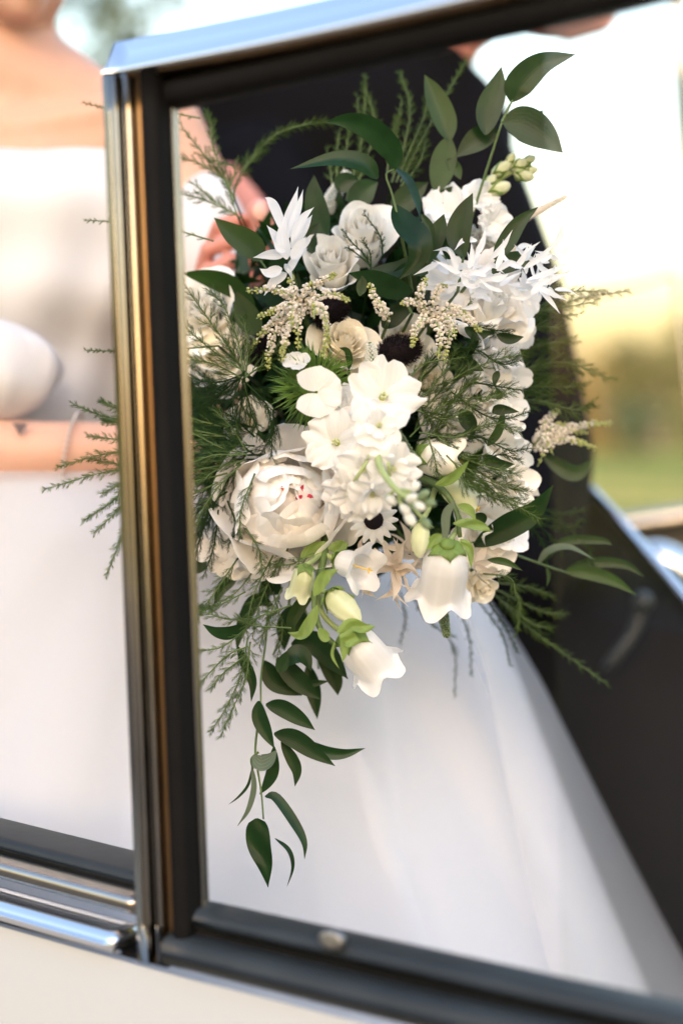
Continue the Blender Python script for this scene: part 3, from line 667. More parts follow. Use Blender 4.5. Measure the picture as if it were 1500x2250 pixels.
def branch(name, label, stems, leaves, m='leaf', cat='leafy branch', group='leafy branches in the bouquet', tie=True, sr=.0011):
    """stems: [(points, depth)], leaves: [(points, depth, width, opts)] in photo pixels"""
    p0 = stems[0][0][0] if stems else leaves[0][0][0]; d0 = stems[0][1] if stems else leaves[0][1]; d0 = d0 if np.isscalar(d0) else d0[0]
    t = thing(name, label, cat, P(p0[0], p0[1], d0), group)
    for pts, d in stems:
        n = len(pts); dd = [d]*n if np.isscalar(d) else np.interp(np.linspace(0, 1, n), np.linspace(0, 1, len(d)), d)
        g = G(); g.tube(catmull([P(p[0], p[1], dd[i]) for i, p in enumerate(pts)], 14), [sr*1.1, sr*.7], 6); g.build('stem', M['stem'], t)
    if tie: stem_to_grip(t, P(p0[0], p0[1], d0), r=sr, bend=.01)
    for lf in leaves:
        pts, d, w_ = lf[:3]; o = dict(lf[3]) if len(lf) > 3 else {}; mm = o.pop('m', m); lab = o.pop('label', None)
        leafmesh(pts, d, w_, **o).build('leaf', M[mm], t, label=lab)
    return t
def fern(name, label, sprays, m='fern', dens=1.0, nl=15, seed=0, group='fern fronds in the bouquet', tie=True, side=42):
    """feathery asparagus fern; sprays: [(points, depth)]; branchlets and needles along each"""
    r = np.random.default_rng(seed); p0 = sprays[0][0][0]; d0 = sprays[0][1]; d0 = d0 if np.isscalar(d0) else d0[0]
    t = thing(name, label, 'fern frond', P(p0[0], p0[1], d0), group); gs = G(); gn = G()
    for pts, d in sprays:
        n = len(pts); dd = [d]*n if np.isscalar(d) else np.interp(np.linspace(0, 1, n), np.linspace(0, 1, len(d)), d)
        L = sum(math.dist(pts[i], pts[i+1]) for i in range(n-1)); N = max(8, int(L/6)); path = catmull([P(p[0], p[1], dd[i]) for i, p in enumerate(pts)], N)
        gs.tube(path, [.0007, .00028], 5); T = np.gradient(path, axis=0); px = K*np.mean(dd); k = 2; sgn = 1
        while k < N:
            f = k/N; tt = unit(T[k]); sgn = -sgn; ax = unit(np.cross(tt, -CF)+r.normal(0, .35, 3))
            ang = R_(r.uniform(22, 42)); bl = side*px*r.uniform(.5, 1.35)*(1.05-.75*f); bd = unit(tt*cos(ang)+ax*sgn*sin(ang))
            M_ = max(3, int(bl/px/2.5)); bp = [path[k]]
            for q in range(M_):
                bd = unit(bd+tt*.05+r.normal(0, .05, 3)); bp.append(bp[-1]+bd*bl/M_)
            bp = np.array(bp); gs.tube(bp, [.0003, .00016], 4)
            if bl > 24*px and r.random() < .7:                  # a finer twig off the longer branchlets
                q0 = M_//3; td = unit(bd+unit(np.cross(bd, -CF))*r.choice((-1, 1))*.7+r.normal(0, .15, 3)); tl = bl*.5; tn = max(3, int(tl/px/2.8))
                tp = [bp[q0]+td*tl*z/tn for z in range(tn+1)]; gs.tube(tp, [.00022, .00013], 4)
                for z in range(1, tn+1):
                    for e in (-1, 1): gn.needle(tp[z], unit(td+unit(np.cross(td, -CF)+r.normal(0, .6, 3))*e*.5), nl*.8*px*r.uniform(.5, 1.1), .48*px)
            for q in range(1, M_+1):
                for e in (-1, 1):
                    if r.random() > dens: continue
                    ld = unit(bd*cos(.5)+unit(np.cross(bd, -CF)+r.normal(0, .6, 3))*e*sin(.5))
                    gn.needle(bp[q], ld, nl*px*r.uniform(.6, 1.3)*(1-.35*q/M_), .52*px)
            gn.needle(bp[-1], bd, nl*px*.8, .75*px)
            k += max(1, int(r.uniform(1.1, 2.6)))
        for q in range(int(N*.3), N):                       # needles straight on the rachis tip
            for e in (-1, 1):
                tt = unit(T[q]); ld = unit(tt+unit(np.cross(tt, -CF)+r.normal(0, .5, 3))*e*.5); gn.needle(path[q], ld, nl*px*r.uniform(.5, 1), .75*px)
    if tie: stem_to_grip(t, P(p0[0], p0[1], d0), m='ferndark', r=.0008, bend=.03)
    gs.build('stem', M['stem' if m == 'fern' else m], t, kind='stuff'); gn.build('needles', M[m], t, smooth=False, kind='stuff'); return t
def astilbe(name, label, c, d, tips, seed=0, br=5.2, green=.74, group='astilbe plumes in the bouquet'):
    r = np.random.default_rng(seed); t = thing(name, label, 'astilbe', P(c[0], c[1], d), group); gs = G()
    for tp in tips:
        x, y = tp[:2]; dt = tp[2] if len(tp) > 2 else d-.02; bx, by = tp[3:5] if len(tp) > 4 else (0, -20)
        path = catmull([P(c[0], c[1], d), P((c[0]+x)/2+bx, (c[1]+y)/2+by, (d+dt)/2-.012), P(x, y, dt)], 40); gs.tube(path, [.0008, .0004], 5)
        L = math.dist(c, (x, y)); px = K*d; N = int(L/5.6); gb = G(); gg = G(); T = np.gradient(path, axis=0)
        for k in range(int(N*.18), N):
            f = k/N; p = path[int(f*39)]; tt = unit(T[int(f*39)]); a0 = unit(np.cross(tt, CF)); b0 = np.cross(tt, a0); nb = 4 if f < .8 else 3
            for q in range(nb):
                a = q*2*pi/nb+k*.9+r.normal(0, .3); rad = px*(10.5-6.0*f)*r.uniform(.45, 1.35)
                (gg if f+r.normal(0, .06) > green else gb).bead(p+(a0*cos(a)+b0*sin(a))*rad+tt*rad*.4, px*br*(1-.35*f)*r.uniform(.55, 1.1))
        if gb.n: gb.build('blossom', M['astilbe'], t, kind='stuff')
        if gg.n: gg.build('blossom_tip', M['astgreen'], t, kind='stuff')
    gs.build('stalk', M['stempale'], t, kind='stuff'); stem_to_grip(t, P(c[0], c[1], d), r=.0012, bend=.01); return t
def spike(name, label, a, b, da, db, wpx, m, seed=0, cat='veronica', group='veronica spikes in the bouquet', bud=4.6):
    r = np.random.default_rng(seed); A_, B_ = P(a[0], a[1], da), P(b[0], b[1], db); t = thing(name, label, cat, A_, group); ax = unit(B_-A_); u = unit(np.cross(ax, CF)); v = np.cross(ax, u); px = K*da
    g = G(); g.tube(catmull([A_, B_], 8), [wpx*px*.25, wpx*px*.12], 8); g.build('stalk', M['stem'], t); g = G(); N = int(math.dist(a, b)/4.6)
    for k in range(N):
        f = k/N; nb = 9
        for q in range(nb):
            an = (q+.5*(k % 2))*2*pi/nb; rad = px*wpx*.5*(1-.55*f**2); dr = u*cos(an)+v*sin(an)
            g.bead(A_+(B_-A_)*f+dr*rad, px*bud*r.uniform(.65, 1)*(1-.35*f), unit(dr+ax*.6), 1.5)
    g.build('buds', M[m], t, kind='stuff'); stem_to_grip(t, A_, r=.0013, bend=.005); return t
def plume(name, label, c, d, rx, ry, ang, seed=0):
    r = np.random.default_rng(seed); C_ = P(c[0], c[1], d); px = K*d; t = thing(name, label, 'bunny tail grass', C_, 'black bunny tails in the bouquet'); a = CR*cos(ang)+CU*sin(ang); b = -CR*sin(ang)+CU*cos(ang)
    g = G(); g.ell(C_, [a*rx*px*.9, b*ry*px*.9, CF*ry*px*.8]); g.build('seed_head', M['black'], t); g = G()
    for k in range(2600):
        s = unit(r.normal(0, 1, 3)); p = C_+a*s[0]*rx*px*.86+b*s[1]*ry*px*.86+CF*s[2]*ry*px*.78; nd = unit(a*s[0]*ry+b*s[1]*rx+CF*s[2]*rx+a*.5*rx)
        g.needle(p, unit(nd+r.normal(0, .25, 3)), px*r.uniform(8, 20), px*.45)
    g.build('awns', M['black'], t, smooth=False, kind='stuff'); stem_to_grip(t, C_, r=.001, bend=.005); return t
def bellflower(name, label, base, mouth, db, dm, w, flare=1.0, m='bell', seed=0, closed=False, stempts=None, pist=True, nsep=5, seplen=.36):
    A_, B_ = P(base[0], base[1], db), P(mouth[0], mouth[1], dm); ax = unit(B_-A_); L = np.linalg.norm(B_-A_); px = K*db; R = w*px*.5
    t = thing(name, label, 'bellflower', A_, 'bellflowers in the bouquet'); u = unit(np.cross(ax, CF) if abs(np.dot(ax, CF)) < .9 else np.cross(ax, CU)); v = np.cross(ax, u); r = np.random.default_rng(seed)
    nv, nu = 26, 60; Z = np.linspace(0, 1, nv); arr = np.zeros((nv, nu, 3)); ph0 = r.uniform(0, 6)
    if closed: pr = np.interp(Z, [0, .08, .25, .55, .8, .93, 1], [.30, .62, .95, 1.0, .72, .38, .10])
    else: pr = np.interp(Z, [0, .05, .15, .30, .5, .7, .82, .92, 1], [.22, .52, .80, .94, .97, .98, 1.02, 1.02+.14*flare, 1.02+.34*flare])
    for j in range(nv):
        for i in range(nu):
            a = 2*pi*i/nu; lob = .5+.5*cos(5*a+ph0); z = Z[j]
            rr = R*pr[j]*(1+.045*abs(cos(2.5*a+ph0))*sin(pi*min(1, z*1.05))+.05*(z**6)*cos(5*a+ph0)+.018*z**9*sin(14*a+2*ph0)+.006*sin(20*a+5*z)*z+.015*sin(3*a+8*z+ph0))
            zz = L*z*(1-(0 if closed else .20*(1-lob)**1.5*max(0, z-.7)/.3))
            if closed: rr *= 1-.10*z*(1-lob)
            else: rr += R*.12*flare*lob*max(0, z-.85)/.15
            arr[j, i] = A_+ax*zz+(u*cos(a)+v*sin(a))*rr
    g = G(); uu, vv = np.meshgrid(np.linspace(0, 1, nu), Z); g.grid(arr, np.stack([uu, vv], -1), close=True); g.f.append(tuple(range(nu)))
    g.build('corolla', M[m], t)
    F = Fr(A_-ax*.001, ax)
    for k in range(nsep):
        petal(F, L*seplen*r.uniform(.85, 1.15), R*.30, 2*pi*k/nsep+ph0+.3, r0=R*.25, h0=0, th0=R_(r.uniform(0, 25)), th1=R_(r.uniform(45, 95)), cup=.15, ruf=.25, fq=3, point=1, claw=.8, seed=seed+k, nu=9, nv=10).build('sepal', M['sepal'], t)
    g = G(); g.ell(A_-ax*R*.10, [u*R*.34, v*R*.34, ax*R*.22], 12, 8); g.build('calyx', M['sepal'], t)
    if pist and not closed:
        g = G(); tip = A_+ax*L*1.02; g.tube([A_, tip], [R*.05, R*.06], 6)
        for k in range(3):
            a = k*2.1+ph0; g.cap(tip, R*.07, tip+ax*R*.16+(u*cos(a)+v*sin(a))*R*.2, R*.055, 8, 3)
        g.build('pistil', M['yellow'], t)
    if stempts:
        g = G(); g.tube(catmull([P(*p) for p in stempts]+[A_-ax*R*.15], 12), [.0022, .0018], 8); g.build('stem', M['stempale'], t); stem_to_grip(t, P(*stempts[0]), r=.002, bend=0)
    else: stem_to_grip(t, A_-ax*R*.1, r=.002, bend=.005)
    return t
def starburst(name, label, c, d, leaves, m='bleached', seed=0, cat='bleached ruscus', group='bleached foliage in the bouquet'):
    t = thing(name, label, cat, P(c[0], c[1], d), group); r = np.random.default_rng(seed)
    for lf in leaves:
        leafmesh(lf[0], lf[1], lf[2]*(.82 if m == 'bleached' else .85), roll=r.normal(0, .35 if m == 'bleached' else .8), fold=.25, nv=14, nu=5, a=.6, b=1.25, curl=r.normal(0, .3)).build('leaf', M[m], t)
    stem_to_grip(t, P(c[0], c[1], d), r=.0012, bend=.005); return t

# ------------------------------------------------------------------ bouquet: back foliage
g = G(); r = np.random.default_rng(5)
for k in range(900):
    a = r.uniform(0, 2*pi); q = math.sqrt(r.random()); x = 748+340*q*cos(a); y = 860+400*q*sin(a); d = 1.075+.05*r.random()-.03*(1-q)
    if y > 1180 and abs(x-700) > 220: continue
    p = P(x, y, d); t = unit(r.normal(0, 1, 3)); s = unit(np.cross(t, r.normal(0, 1, 3))); L = .022*r.uniform(.6, 1.4)
    g.add([p-t*L, p-t*L*.2+s*L*.27, p+t*L*.3+s*L*.24, p+t*L, p+t*L*.3-s*L*.24, p-t*L*.2-s*L*.27], [(0, 1, 2, 3, 4, 5)])
o = g.build('filler_foliage', M['leaf'], kind='stuff')

# leafy branches along the top
branch('leafy_branch', 'arching glossy branch whose leaves curl over the large white rose', [([(905, 640), (878, 500), (862, 430), (848, 385), (866, 372)], [1.03, .985, .985, .985, .985])],
 [([(866, 374), (862, 332), (818, 285), (765, 265), (716, 268)], (.985, .975, .97), 62, dict(roll=.5, fold=.3)),
  ([(830, 392), (800, 362), (735, 350), (638, 371)], (.985, .975, .975), 52, dict(roll=-.35, fold=.3)),
  ([(868, 368), (896, 396), (914, 440), (922, 478)], (.985, .97), 36, dict(roll=.8, m='leaf')),
  ([(866, 450), (888, 490), (920, 530), (912, 575), (876, 614)], (.985, .965, .965), 66, dict(roll=.2, fold=.25)),
  ([(925, 470), (945, 505), (948, 545)], .99, 22, {})])
branch('leafy_branch', 'high branch of broad dark leaves against the bright sky', [([(1010, 560), (1060, 400), (1102, 268)], [1.05, 1.04, 1.03]), ([(1102, 268), (1125, 220)], 1.03)],
 [([(1066, 296), (1072, 245), (1090, 195), (1101, 146)], 1.03, 62, dict(fold=.2)), ([(1122, 224), (1140, 185), (1190, 140), (1264, 119)], (1.03, 1.02), 70, dict(fold=.15)),
  ([(1104, 268), (1150, 272), (1195, 300), (1236, 336)], 1.03, 88, dict(fold=.1)), ([(1096, 292), (1060, 300), (1030, 320), (1000, 346)], 1.04, 58, {}), ([(1160, 300), (1180, 262), (1192, 240)], 1.06, 24, {})])
branch('leafy_branch', 'upright branch with amber speckled leaves before the black jacket', [([(950, 560), (968, 440), (984, 300)], 1.06)],
 [([(988, 310), (976, 262), (952, 205), (932, 164)], 1.05, 58, dict(fold=.25, m='leaf2')), ([(985, 300), (975, 350), (965, 395), (955, 430)], 1.05, 62, dict(m='leaf2')),
  ([(980, 350), (1000, 370), (1012, 395)], 1.05, 30, dict(m='leaf2')), ([(945, 450), (985, 425), (1020, 412)], 1.05, 30, {})])
branch('leafy_branch', 'pair of dark leaves rising behind the spiky white spray', [([(1005, 640), (1018, 560)], 1.0)],
 [([(1020, 565), (1006, 520), (1018, 470), (1038, 424)], .99, 60, dict(fold=.15)), ([(1085, 570), (1110, 535), (1140, 490), (1182, 454)], 1.0, 44, dict(fold=.2)), ([(940, 580), (950, 535), (965, 500), (975, 470)], 1.0, 48, {}),
  ([(985, 570), (990, 530), (998, 495)], 1.01, 42, {}), ([(1080, 600), (1110, 580), (1150, 570), (1185, 572)], 1.0, 48, {})])
branch('leafy_branch', 'single bright green leaf beside the reddened hand', [([(620, 640), (572, 572)], 1.02)], [([(576, 574), (552, 540), (510, 512), (470, 478)], 1.02, 62, dict(m='leaf2', fold=.15))])
branch('leafy_branch', 'broad leaves spread low across the white rose', [([(905, 690), (880, 640)], 1.0)],
 [([(905, 640), (860, 632), (815, 612), (765, 600)], (1.0, .975), 56, dict(roll=.3)), ([(912, 560), (880, 590), (830, 600), (780, 612)], 1.0, 44, dict(roll=-.3)), ([(790, 650), (795, 625), (794, 604)], .98, 26, {}), ([(940, 600), (900, 590), (860, 600)], 1.0, 34, {}), ([(840, 720), (870, 690), (915, 670)], 1.01, 50, {})])
branch('leafy_branch', 'mid green leaves tucked behind the fern at the left', [([(560, 760), (500, 640)], 1.06)],
 [([(560, 672), (510, 630), (455, 610), (398, 600)], 1.05, 52, dict(m='leaf2', roll=.4)), ([(570, 740), (540, 690), (520, 640)], 1.05, 60, dict(m='leaf2')), ([(640, 820), (632, 780), (600, 740)], 1.03, 50, {}), ([(720, 820), (700, 790), (690, 760)], 1.0, 30, {})])
branch('leafy_branch', 'dark pointed leaves behind the tall bleached spray', [([(735, 560), (710, 480)], 1.05)],
 [([(716, 520), (700, 480), (690, 430), (690, 384)], 1.04, 56, {}), ([(690, 560), (680, 520), (700, 490)], 1.03, 36, {}), ([(770, 460), (800, 420), (830, 400)], 1.06, 60, {}), ([(860, 470), (900, 430), (940, 400)], 1.06, 60, {}), ([(740, 420), (760, 400), (790, 396)], 1.06, 50, {})])
branch('leafy_branch', 'narrow curled leaf below the cream rose', [([(770, 860), (765, 800)], .99)], [([(766, 812), (768, 790), (762, 770), (745, 764)], .985, 22, dict(m='leaf2', roll=.7)), ([(700, 930), (660, 915), (625, 930)], 1.0, 40, dict(m='leaf'))])
branch('leafy_branch', 'long dark leaf pointing up and right beyond the bellflowers', [([(960, 1200), (1060, 1190)], 1.02)],
 [([(1040, 1200), (1110, 1160), (1170, 1125), (1214, 1066)], (1.02, 1.0), 62, dict(fold=.25)), ([(1060, 1155), (1050, 1140), (1040, 1130)], 1.0, 40, {}), ([(1070, 1230), (1110, 1235), (1148, 1254)], 1.0, 18, dict(m='leaf2')), ([(1035, 870), (1070, 862), (1115, 872)], 1.02, 44, {}), ([(1070, 980), (1095, 945), (1108, 890)], 1.0, 22, dict(m='leaf2'))])
branch('leafy_branch', 'slender branch trailing right across the black seat', [([(1080, 1200), (1190, 1240), (1250, 1260)], [1.04, 1.06, 1.08])],
 [([(1180, 1240), (1205, 1210), (1250, 1202), (1306, 1230)], 1.06, 20, dict(m='leafpale', roll=.6)), ([(1240, 1256), (1290, 1258), (1345, 1275), (1398, 1308)], 1.08, 34, dict(m='leaf2')), ([(1185, 1240), (1240, 1190), (1320, 1188), (1345, 1198)], 1.08, 22, {}), ([(1245, 1250), (1300, 1236), (1370, 1240), (1415, 1268)], 1.09, 26, {}), ([(1200, 1245), (1205, 1265), (1200, 1290)], 1.06, 10, {}), ([(1190, 1000), (1260, 1040), (1300, 1010)], 1.1, 40, {})], sr=.0009)
# trailing cascade below
branch('trailing_branch', 'long trailing branch hanging down over the white skirt', [([(592, 1290), (585, 1400), (574, 1480), (573, 1545)], [1.06, 1.03, 1.0, .985]), ([(573, 1545), (562, 1630), (563, 1670), (574, 1740), (579, 1800)], .985), ([(568, 1652), (552, 1668), (556, 1690)], .985)],
 [([(584, 1548), (620, 1556), (660, 1580), (692, 1604)], .985, 42, dict(fold=.15)), ([(568, 1540), (570, 1575), (585, 1610), (603, 1645)], .98, 38, dict(fold=.2)), ([(602, 1612), (645, 1622), (690, 1652), (736, 1683)], .975, 46, dict(fold=.15)),
  ([(676, 1630), (715, 1652), (755, 1656), (802, 1644)], .985, 30, dict(fold=.3)), ([(618, 1630), (640, 1665), (652, 1695), (648, 1728)], .985, 30, {}), ([(602, 1640), (600, 1690), (588, 1720), (570, 1746)], .985, 30, {}),
  ([(556, 1660), (572, 1676), (592, 1668), (608, 1648)], .98, 40, dict(m='leafpale', roll=.3)), ([(553, 1690), (545, 1725), (525, 1750), (502, 1768)], .985, 7, {}), ([(553, 1682), (558, 1730), (545, 1780), (521, 1816)], .985, 14, dict(m='leafpale')),
  ([(582, 1750), (606, 1752), (645, 1805), (668, 1850), (669, 1888)], (.985, .98), 26, dict(roll=.5)), ([(564, 1798), (568, 1850), (582, 1900), (589, 1950)], .98, 58, dict(wav=.10, fold=.15, a=.4)), ([(604, 1842), (634, 1868), (643, 1905), (630, 1950)], .985, 14, dict(roll=.8))], group='trailing branches under the bouquet', sr=.0009)
branch('trailing_branch', 'dense cluster of dark leaves between fern and hanging bells', [([(640, 1260), (630, 1360), (600, 1440)], 1.05), ([(640, 1260), (690, 1400), (700, 1470)], 1.06)],
 [([(580, 1452), (600, 1490), (630, 1510), (664, 1528)], 1.02, 52, {}), ([(608, 1446), (640, 1480), (670, 1510), (704, 1537)], 1.01, 50, {}), ([(640, 1416), (690, 1412), (730, 1450), (764, 1492)], 1.03, 58, {}), ([(700, 1440), (725, 1470), (738, 1500), (742, 1528)], 1.04, 42, {}),
  ([(676, 1460), (684, 1500), (692, 1540), (697, 1580)], 1.04, 38, {}), ([(626, 1462), (650, 1438), (670, 1445), (684, 1475)], .995, 48, dict(roll=.4)), ([(612, 1478), (622, 1455), (630, 1430)], .99, 32, {}), ([(640, 1480), (680, 1500), (722, 1497)], 1.02, 22, {}),
  ([(528, 1374), (505, 1390), (475, 1388), (446, 1372)], .995, 34, dict(roll=.3)), ([(522, 1420), (540, 1460), (555, 1500), (552, 1542)], 1.0, 26, dict(label='narrow leaf with a browned edge')), ([(600, 1330), (560, 1320), (530, 1380), (520, 1430)], 1.04, 34, {}),
  ([(620, 1300), (590, 1290), (570, 1330)], 1.05, 42, {}), ([(640, 1330), (625, 1380), (625, 1430)], 1.04, 40, {}), ([(660, 1340), (668, 1390), (690, 1420)], 1.05, 44, {}), ([(520, 1270), (490, 1290), (470, 1330)], 1.04, 30, {}), ([(430, 1260), (442, 1235), (452, 1225)], 1.03, 36, {}),
  ([(690, 1300), (660, 1330), (640, 1370), (650, 1400)], 1.0, 32, dict(m='leaf2'))], group='trailing branches under the bouquet', m='leaf')

# roses and large flowers
rose('white_rose', 'large white rose at the top, under the arching leaves', P(797, 515, 1.045), V(.05, .5, 1), .039, M['ivory'], 13, .25, 3, ruf=.025)
rose('white_rose', 'ivory rose between the tall bleached spray and the top rose', P(728, 578, 1.03), V(-.05, .5, 1), .034, M['ivory'], 14, .3, 5, ruf=.03)
rose('cream_rose', 'cream rose with a tight spiral heart at the centre', P(758, 755, 1.00), V(.25, .5, 1), .027, M['cream'], 26, .8, 8)
rose('cream_rose', 'cream rose half hidden between astilbe and black tail', P(890, 745, 1.03), V(.1, .5, 1), .026, M['cream'], 20, .8, 9)
rose('spray_rose', 'small cream spray rose deep in the left fern', P(540, 920, 1.03), V(-.3, .2, 1), .019, M['cream'], 20, .9, 11)
rose('white_rose', 'white bloom at the upper left beside the pillar', P(440, 680, 1.06), V(-.3, .3, 1), .034, M['ivory'], 20, 1, 12)
rose('cream_rose', 'loose cream rose behind the left fern', P(480, 780, 1.06), V(-.2, .2, 1), .028, M['cream'], 20, 1.2, 13)
peony('peony', 'large blush white peony with a crimson flecked heart', P(632, 1098, .985), V(.10, .14, 1), .049, 40)
rose('lisianthus', 'white ruffled flower under the spiky white spray on the right', P(1080, 680, 1.02), V(.3, .6, .8), .032, M['ivory'], 14, 1.5, 15, 'ruffled white flowers down the right side', 'lisianthus', .19)
rose('lisianthus', 'white ruffled flower behind the right hand fern', P(1100, 775, 1.02), V(.9, .2, .5), .027, M['bell'], 12, 1.5, 16, 'ruffled white flowers down the right side', 'lisianthus', .19)
rose('lisianthus', 'white ruffled flower with a dark seed beside it', P(1062, 862, 1.025), V(.2, -.3, 1), .027, M['ivory'], 12, 1.5, 17, 'ruffled white flowers down the right side', 'lisianthus', .19)
rose('lisianthus', 'white ruffled flower in the middle of the right side', P(1108, 945, 1.03), V(.9, .2, .5), .028, M['ivory'], 12, 1.5, 18, 'ruffled white flowers down the right side', 'lisianthus', .19)
rose('lisianthus', 'pale ruffled flower by the long dark leaf', P(1118, 1065, 1.035), V(.4, -.1, 1), .027, M['ivory'], 12, 1.5, 19, 'ruffled white flowers down the right side', 'lisianthus', .19)
rose('lisianthus', 'lowest ruffled white flower right of the large bell', P(1075, 1165, 1.03), V(.5, -.5, .8), .030, M['ivory'], 12, 1.5, 20, 'ruffled white flowers down the right side', 'lisianthus', .19)
rose('lisianthus', 'small ruffled flower inside the fern right of the stock', P(940, 840, 1.03), V(.3, .1, 1), .026, M['cream'], 12, 1.3, 21, 'ruffled white flowers down the right side', 'lisianthus', .1)
rose('lisianthus', 'pale ruffled flower left of the fern tangle on the right', P(990, 950, 1.04), V(.3, -.1, 1), .026, M['ivory'], 12, 1.3, 22, 'ruffled white flowers down the right side', 'lisianthus', .1)
rose('spray_rose', 'small white bud rose below the large bell on the right', P(1060, 1285, 1.03), V(.4, -.6, .8), .018, M['cream'], 14, .8, 23)

# white stock in the middle: blooms on one stem, buds at its tip towards the lens
st = thing('stock', 'white stock stem of ruffled open blooms pointing at the lens', 'stock', P(830, 950, .97))
for k, (x, y, d, R, n_, np_) in enumerate(((842, 872, .955, .0265, (.05, .25, 1), 5), (738, 972, .955, .0225, (-.35, .1, 1), 5), (832, 935, .930, .0185, (.1, .1, 1), 4), (800, 1030, .935, .020, (-.1, -.35, 1), 5),
      (862, 1030, .93, .0190, (.4, -.2, 1), 5), (772, 1085, .94, .0195, (-.3, -.5, .8), 5), (818, 1085, .93, .017, (.0, -.6, .8), 4), (790, 895, .965, .020, (-.4, .3, .8), 5))):
    floret(st, P(x, y, d), V(*n_), R, M['white'], np_, 31+k, ruf=.20, W=.56, notch=.12, dbl=(0, 0, 3, 2, 3, 4, 3, 3)[k])
g = G(); g.tube(catmull([BIND, P(830, 950, 1.0), P(838, 960, .955), P(832, 1020, .915), P(880, 1085, .885), P(925, 1095, .875)], 24), [.0035, .0016], 8); g.build('stem', M['stempale'], st)
for k, (x, y, d, rx, up_) in enumerate(((930, 1088, .872, 15, .5), (905, 1095, .878, 15, .2), (922, 1112, .874, 14, -.4), (945, 1105, .872, 13, -.2), (890, 1120, .885, 15, -.7), (900, 1140, .885, 17, -1), (935, 1150, .885, 15, -1), (860, 1100, .895, 14, -.5), (912, 1070, .880, 13, .8))):
    n_ = V(.6, up_, .5); n_ = unit(n_); u_ = unit(np.cross(n_, CU)); p = P(x, y, d); R = rx*K*d
    g = G(); g.ell(p, [u_*R*.72, np.cross(n_, u_)*R*.72, n_*R*1.15], 12, 9); g.build('bud', M['verong' if k % 3 == 0 else 'veron'], st)
    g = G(); g.cap(P(870, 1075, .895), .0008, p-n_*R, .0014, 6, 2); g.build('bud_stalk', M['stempale'], st)
for x0, y0, x1, y1 in ((818, 985, 778, 1058), (842, 990, 856, 1045)):
    g = G(); g.tube(catmull([P(x0, y0, .935), P((x0+x1)/2+3, (y0+y1)/2, .922), P(x1, y1, .925)], 8), .0012, 6); g.build('bloom_stalk', M['stempale'], st)
# second stock behind, top right, in bud
st = thing('stock', 'budding stock stem reaching up right toward the dark jacket', 'stock', P(1000, 480, 1.05))
for k, (x, y, R, n_) in enumerate(((985, 470, .022, (-.1, .5, .9)), (1050, 440, .016, (.3, .3, .9)), (960, 530, .020, (-.2, .3, 1)), (1075, 490, .017, (.5, -.1, .9)))):
    floret(st, P(x, y, 1.05), V(*n_), R, M['white'], 5, 61+k, ruf=.2, dbl=2, th=(50, 10), throat=False)
g = G(); g.tube(catmull([BIND, P(970, 560, 1.06), P(1050, 430, 1.055), P(1110, 385, 1.055), P(1165, 360, 1.055)], 20), [.003, .0018], 8); g.build('stem', M['stempale'], st)
for k, (x, y, rx, a) in enumerate(((1100, 372, 20, .6), (1140, 362, 17, .5), (1160, 352, 14, .4), (1150, 385, 19, -.3), (1165, 375, 13, .2), (1095, 415, 22, .35), (1120, 352, 14, 1), (1075, 400, 16, .9))):
    n_ = unit(V(cos(a), sin(a), .2)); u_ = unit(np.cross(n_, CF)); R = rx*K*1.05; p = P(x, y, 1.05); g = G(); g.ell(p, [u_*R*.7, np.cross(n_, u_)*R*.7, n_*R*1.25], 12, 9); g.build('bud', M['bellgreen'], st)
    F = Fr(p-n_*R*1.1, n_)
    for q in range(3): petal(F, R*1.9, R*.5, q*2.1, r0=R*.2, th0=R_(55), th1=R_(100), point=1, claw=.8, seed=q, nu=5, nv=6).build('sepal', M['sepal'], st)
# sweet william
sw = thing('sweet_william', 'white serrated sweet william bloom on a spiky green head', 'sweet william', P(695, 850, .975))
C_ = P(690, 850, .985); g = G(); g.ell(C_, [CR*.015, CU*.015, CF*.013]); g.build('head', M['bract'], sw); g = G(); r = np.random.default_rng(3)
for k in range(560):
    s = unit(r.normal(0, 1, 3)); 
    if np.dot(s, CF) > .6: continue
    p = C_+s*.013; g.needle(p, unit(s+r.normal(0, .28, 3)+V(.0, .05, 0)), r.uniform(.012, .024), r.uniform(.0004, .0009))
g.build('bracts', M['bract'], sw, smooth=False, kind='stuff')
F = Fr(P(695, 862, .955), V(.1, .0, 1)); 
for k, az in enumerate((-1.95, -.98, -.02, .96, 1.92)):
    petal(F, .0162, .0102, az, r0=.0008, h0=.0006*k, th0=R_(14), th1=R_(-4), cup=.03, ruf=.03, fq=2, claw=.14, tipround=.10, serr=.07, seed=70+k, nu=31, nv=9).build('petal', M['white'], sw)
F = Fr(P(652, 800, .965), V(-.1, .7, .7))
for k in range(4): petal(F, .010, .006, k*1.57+.4, r0=.0006, th0=R_(35), th1=R_(-10), ruf=.08, claw=.2, serr=.03, seed=80+k, nu=13, nv=7).build('petal', M['white'], sw)
for k in range(7):
    a = k*.9; p = C_+V(.014*cos(a), .014*sin(a), .009); g = G(); g.cap(p, .0018, p+unit(V(cos(a), sin(a), .9))*.008, .0007, 8, 3); g.build('bud', M['sepal'], sw)
stem_to_grip(sw, C_, r=.0022, bend=0)
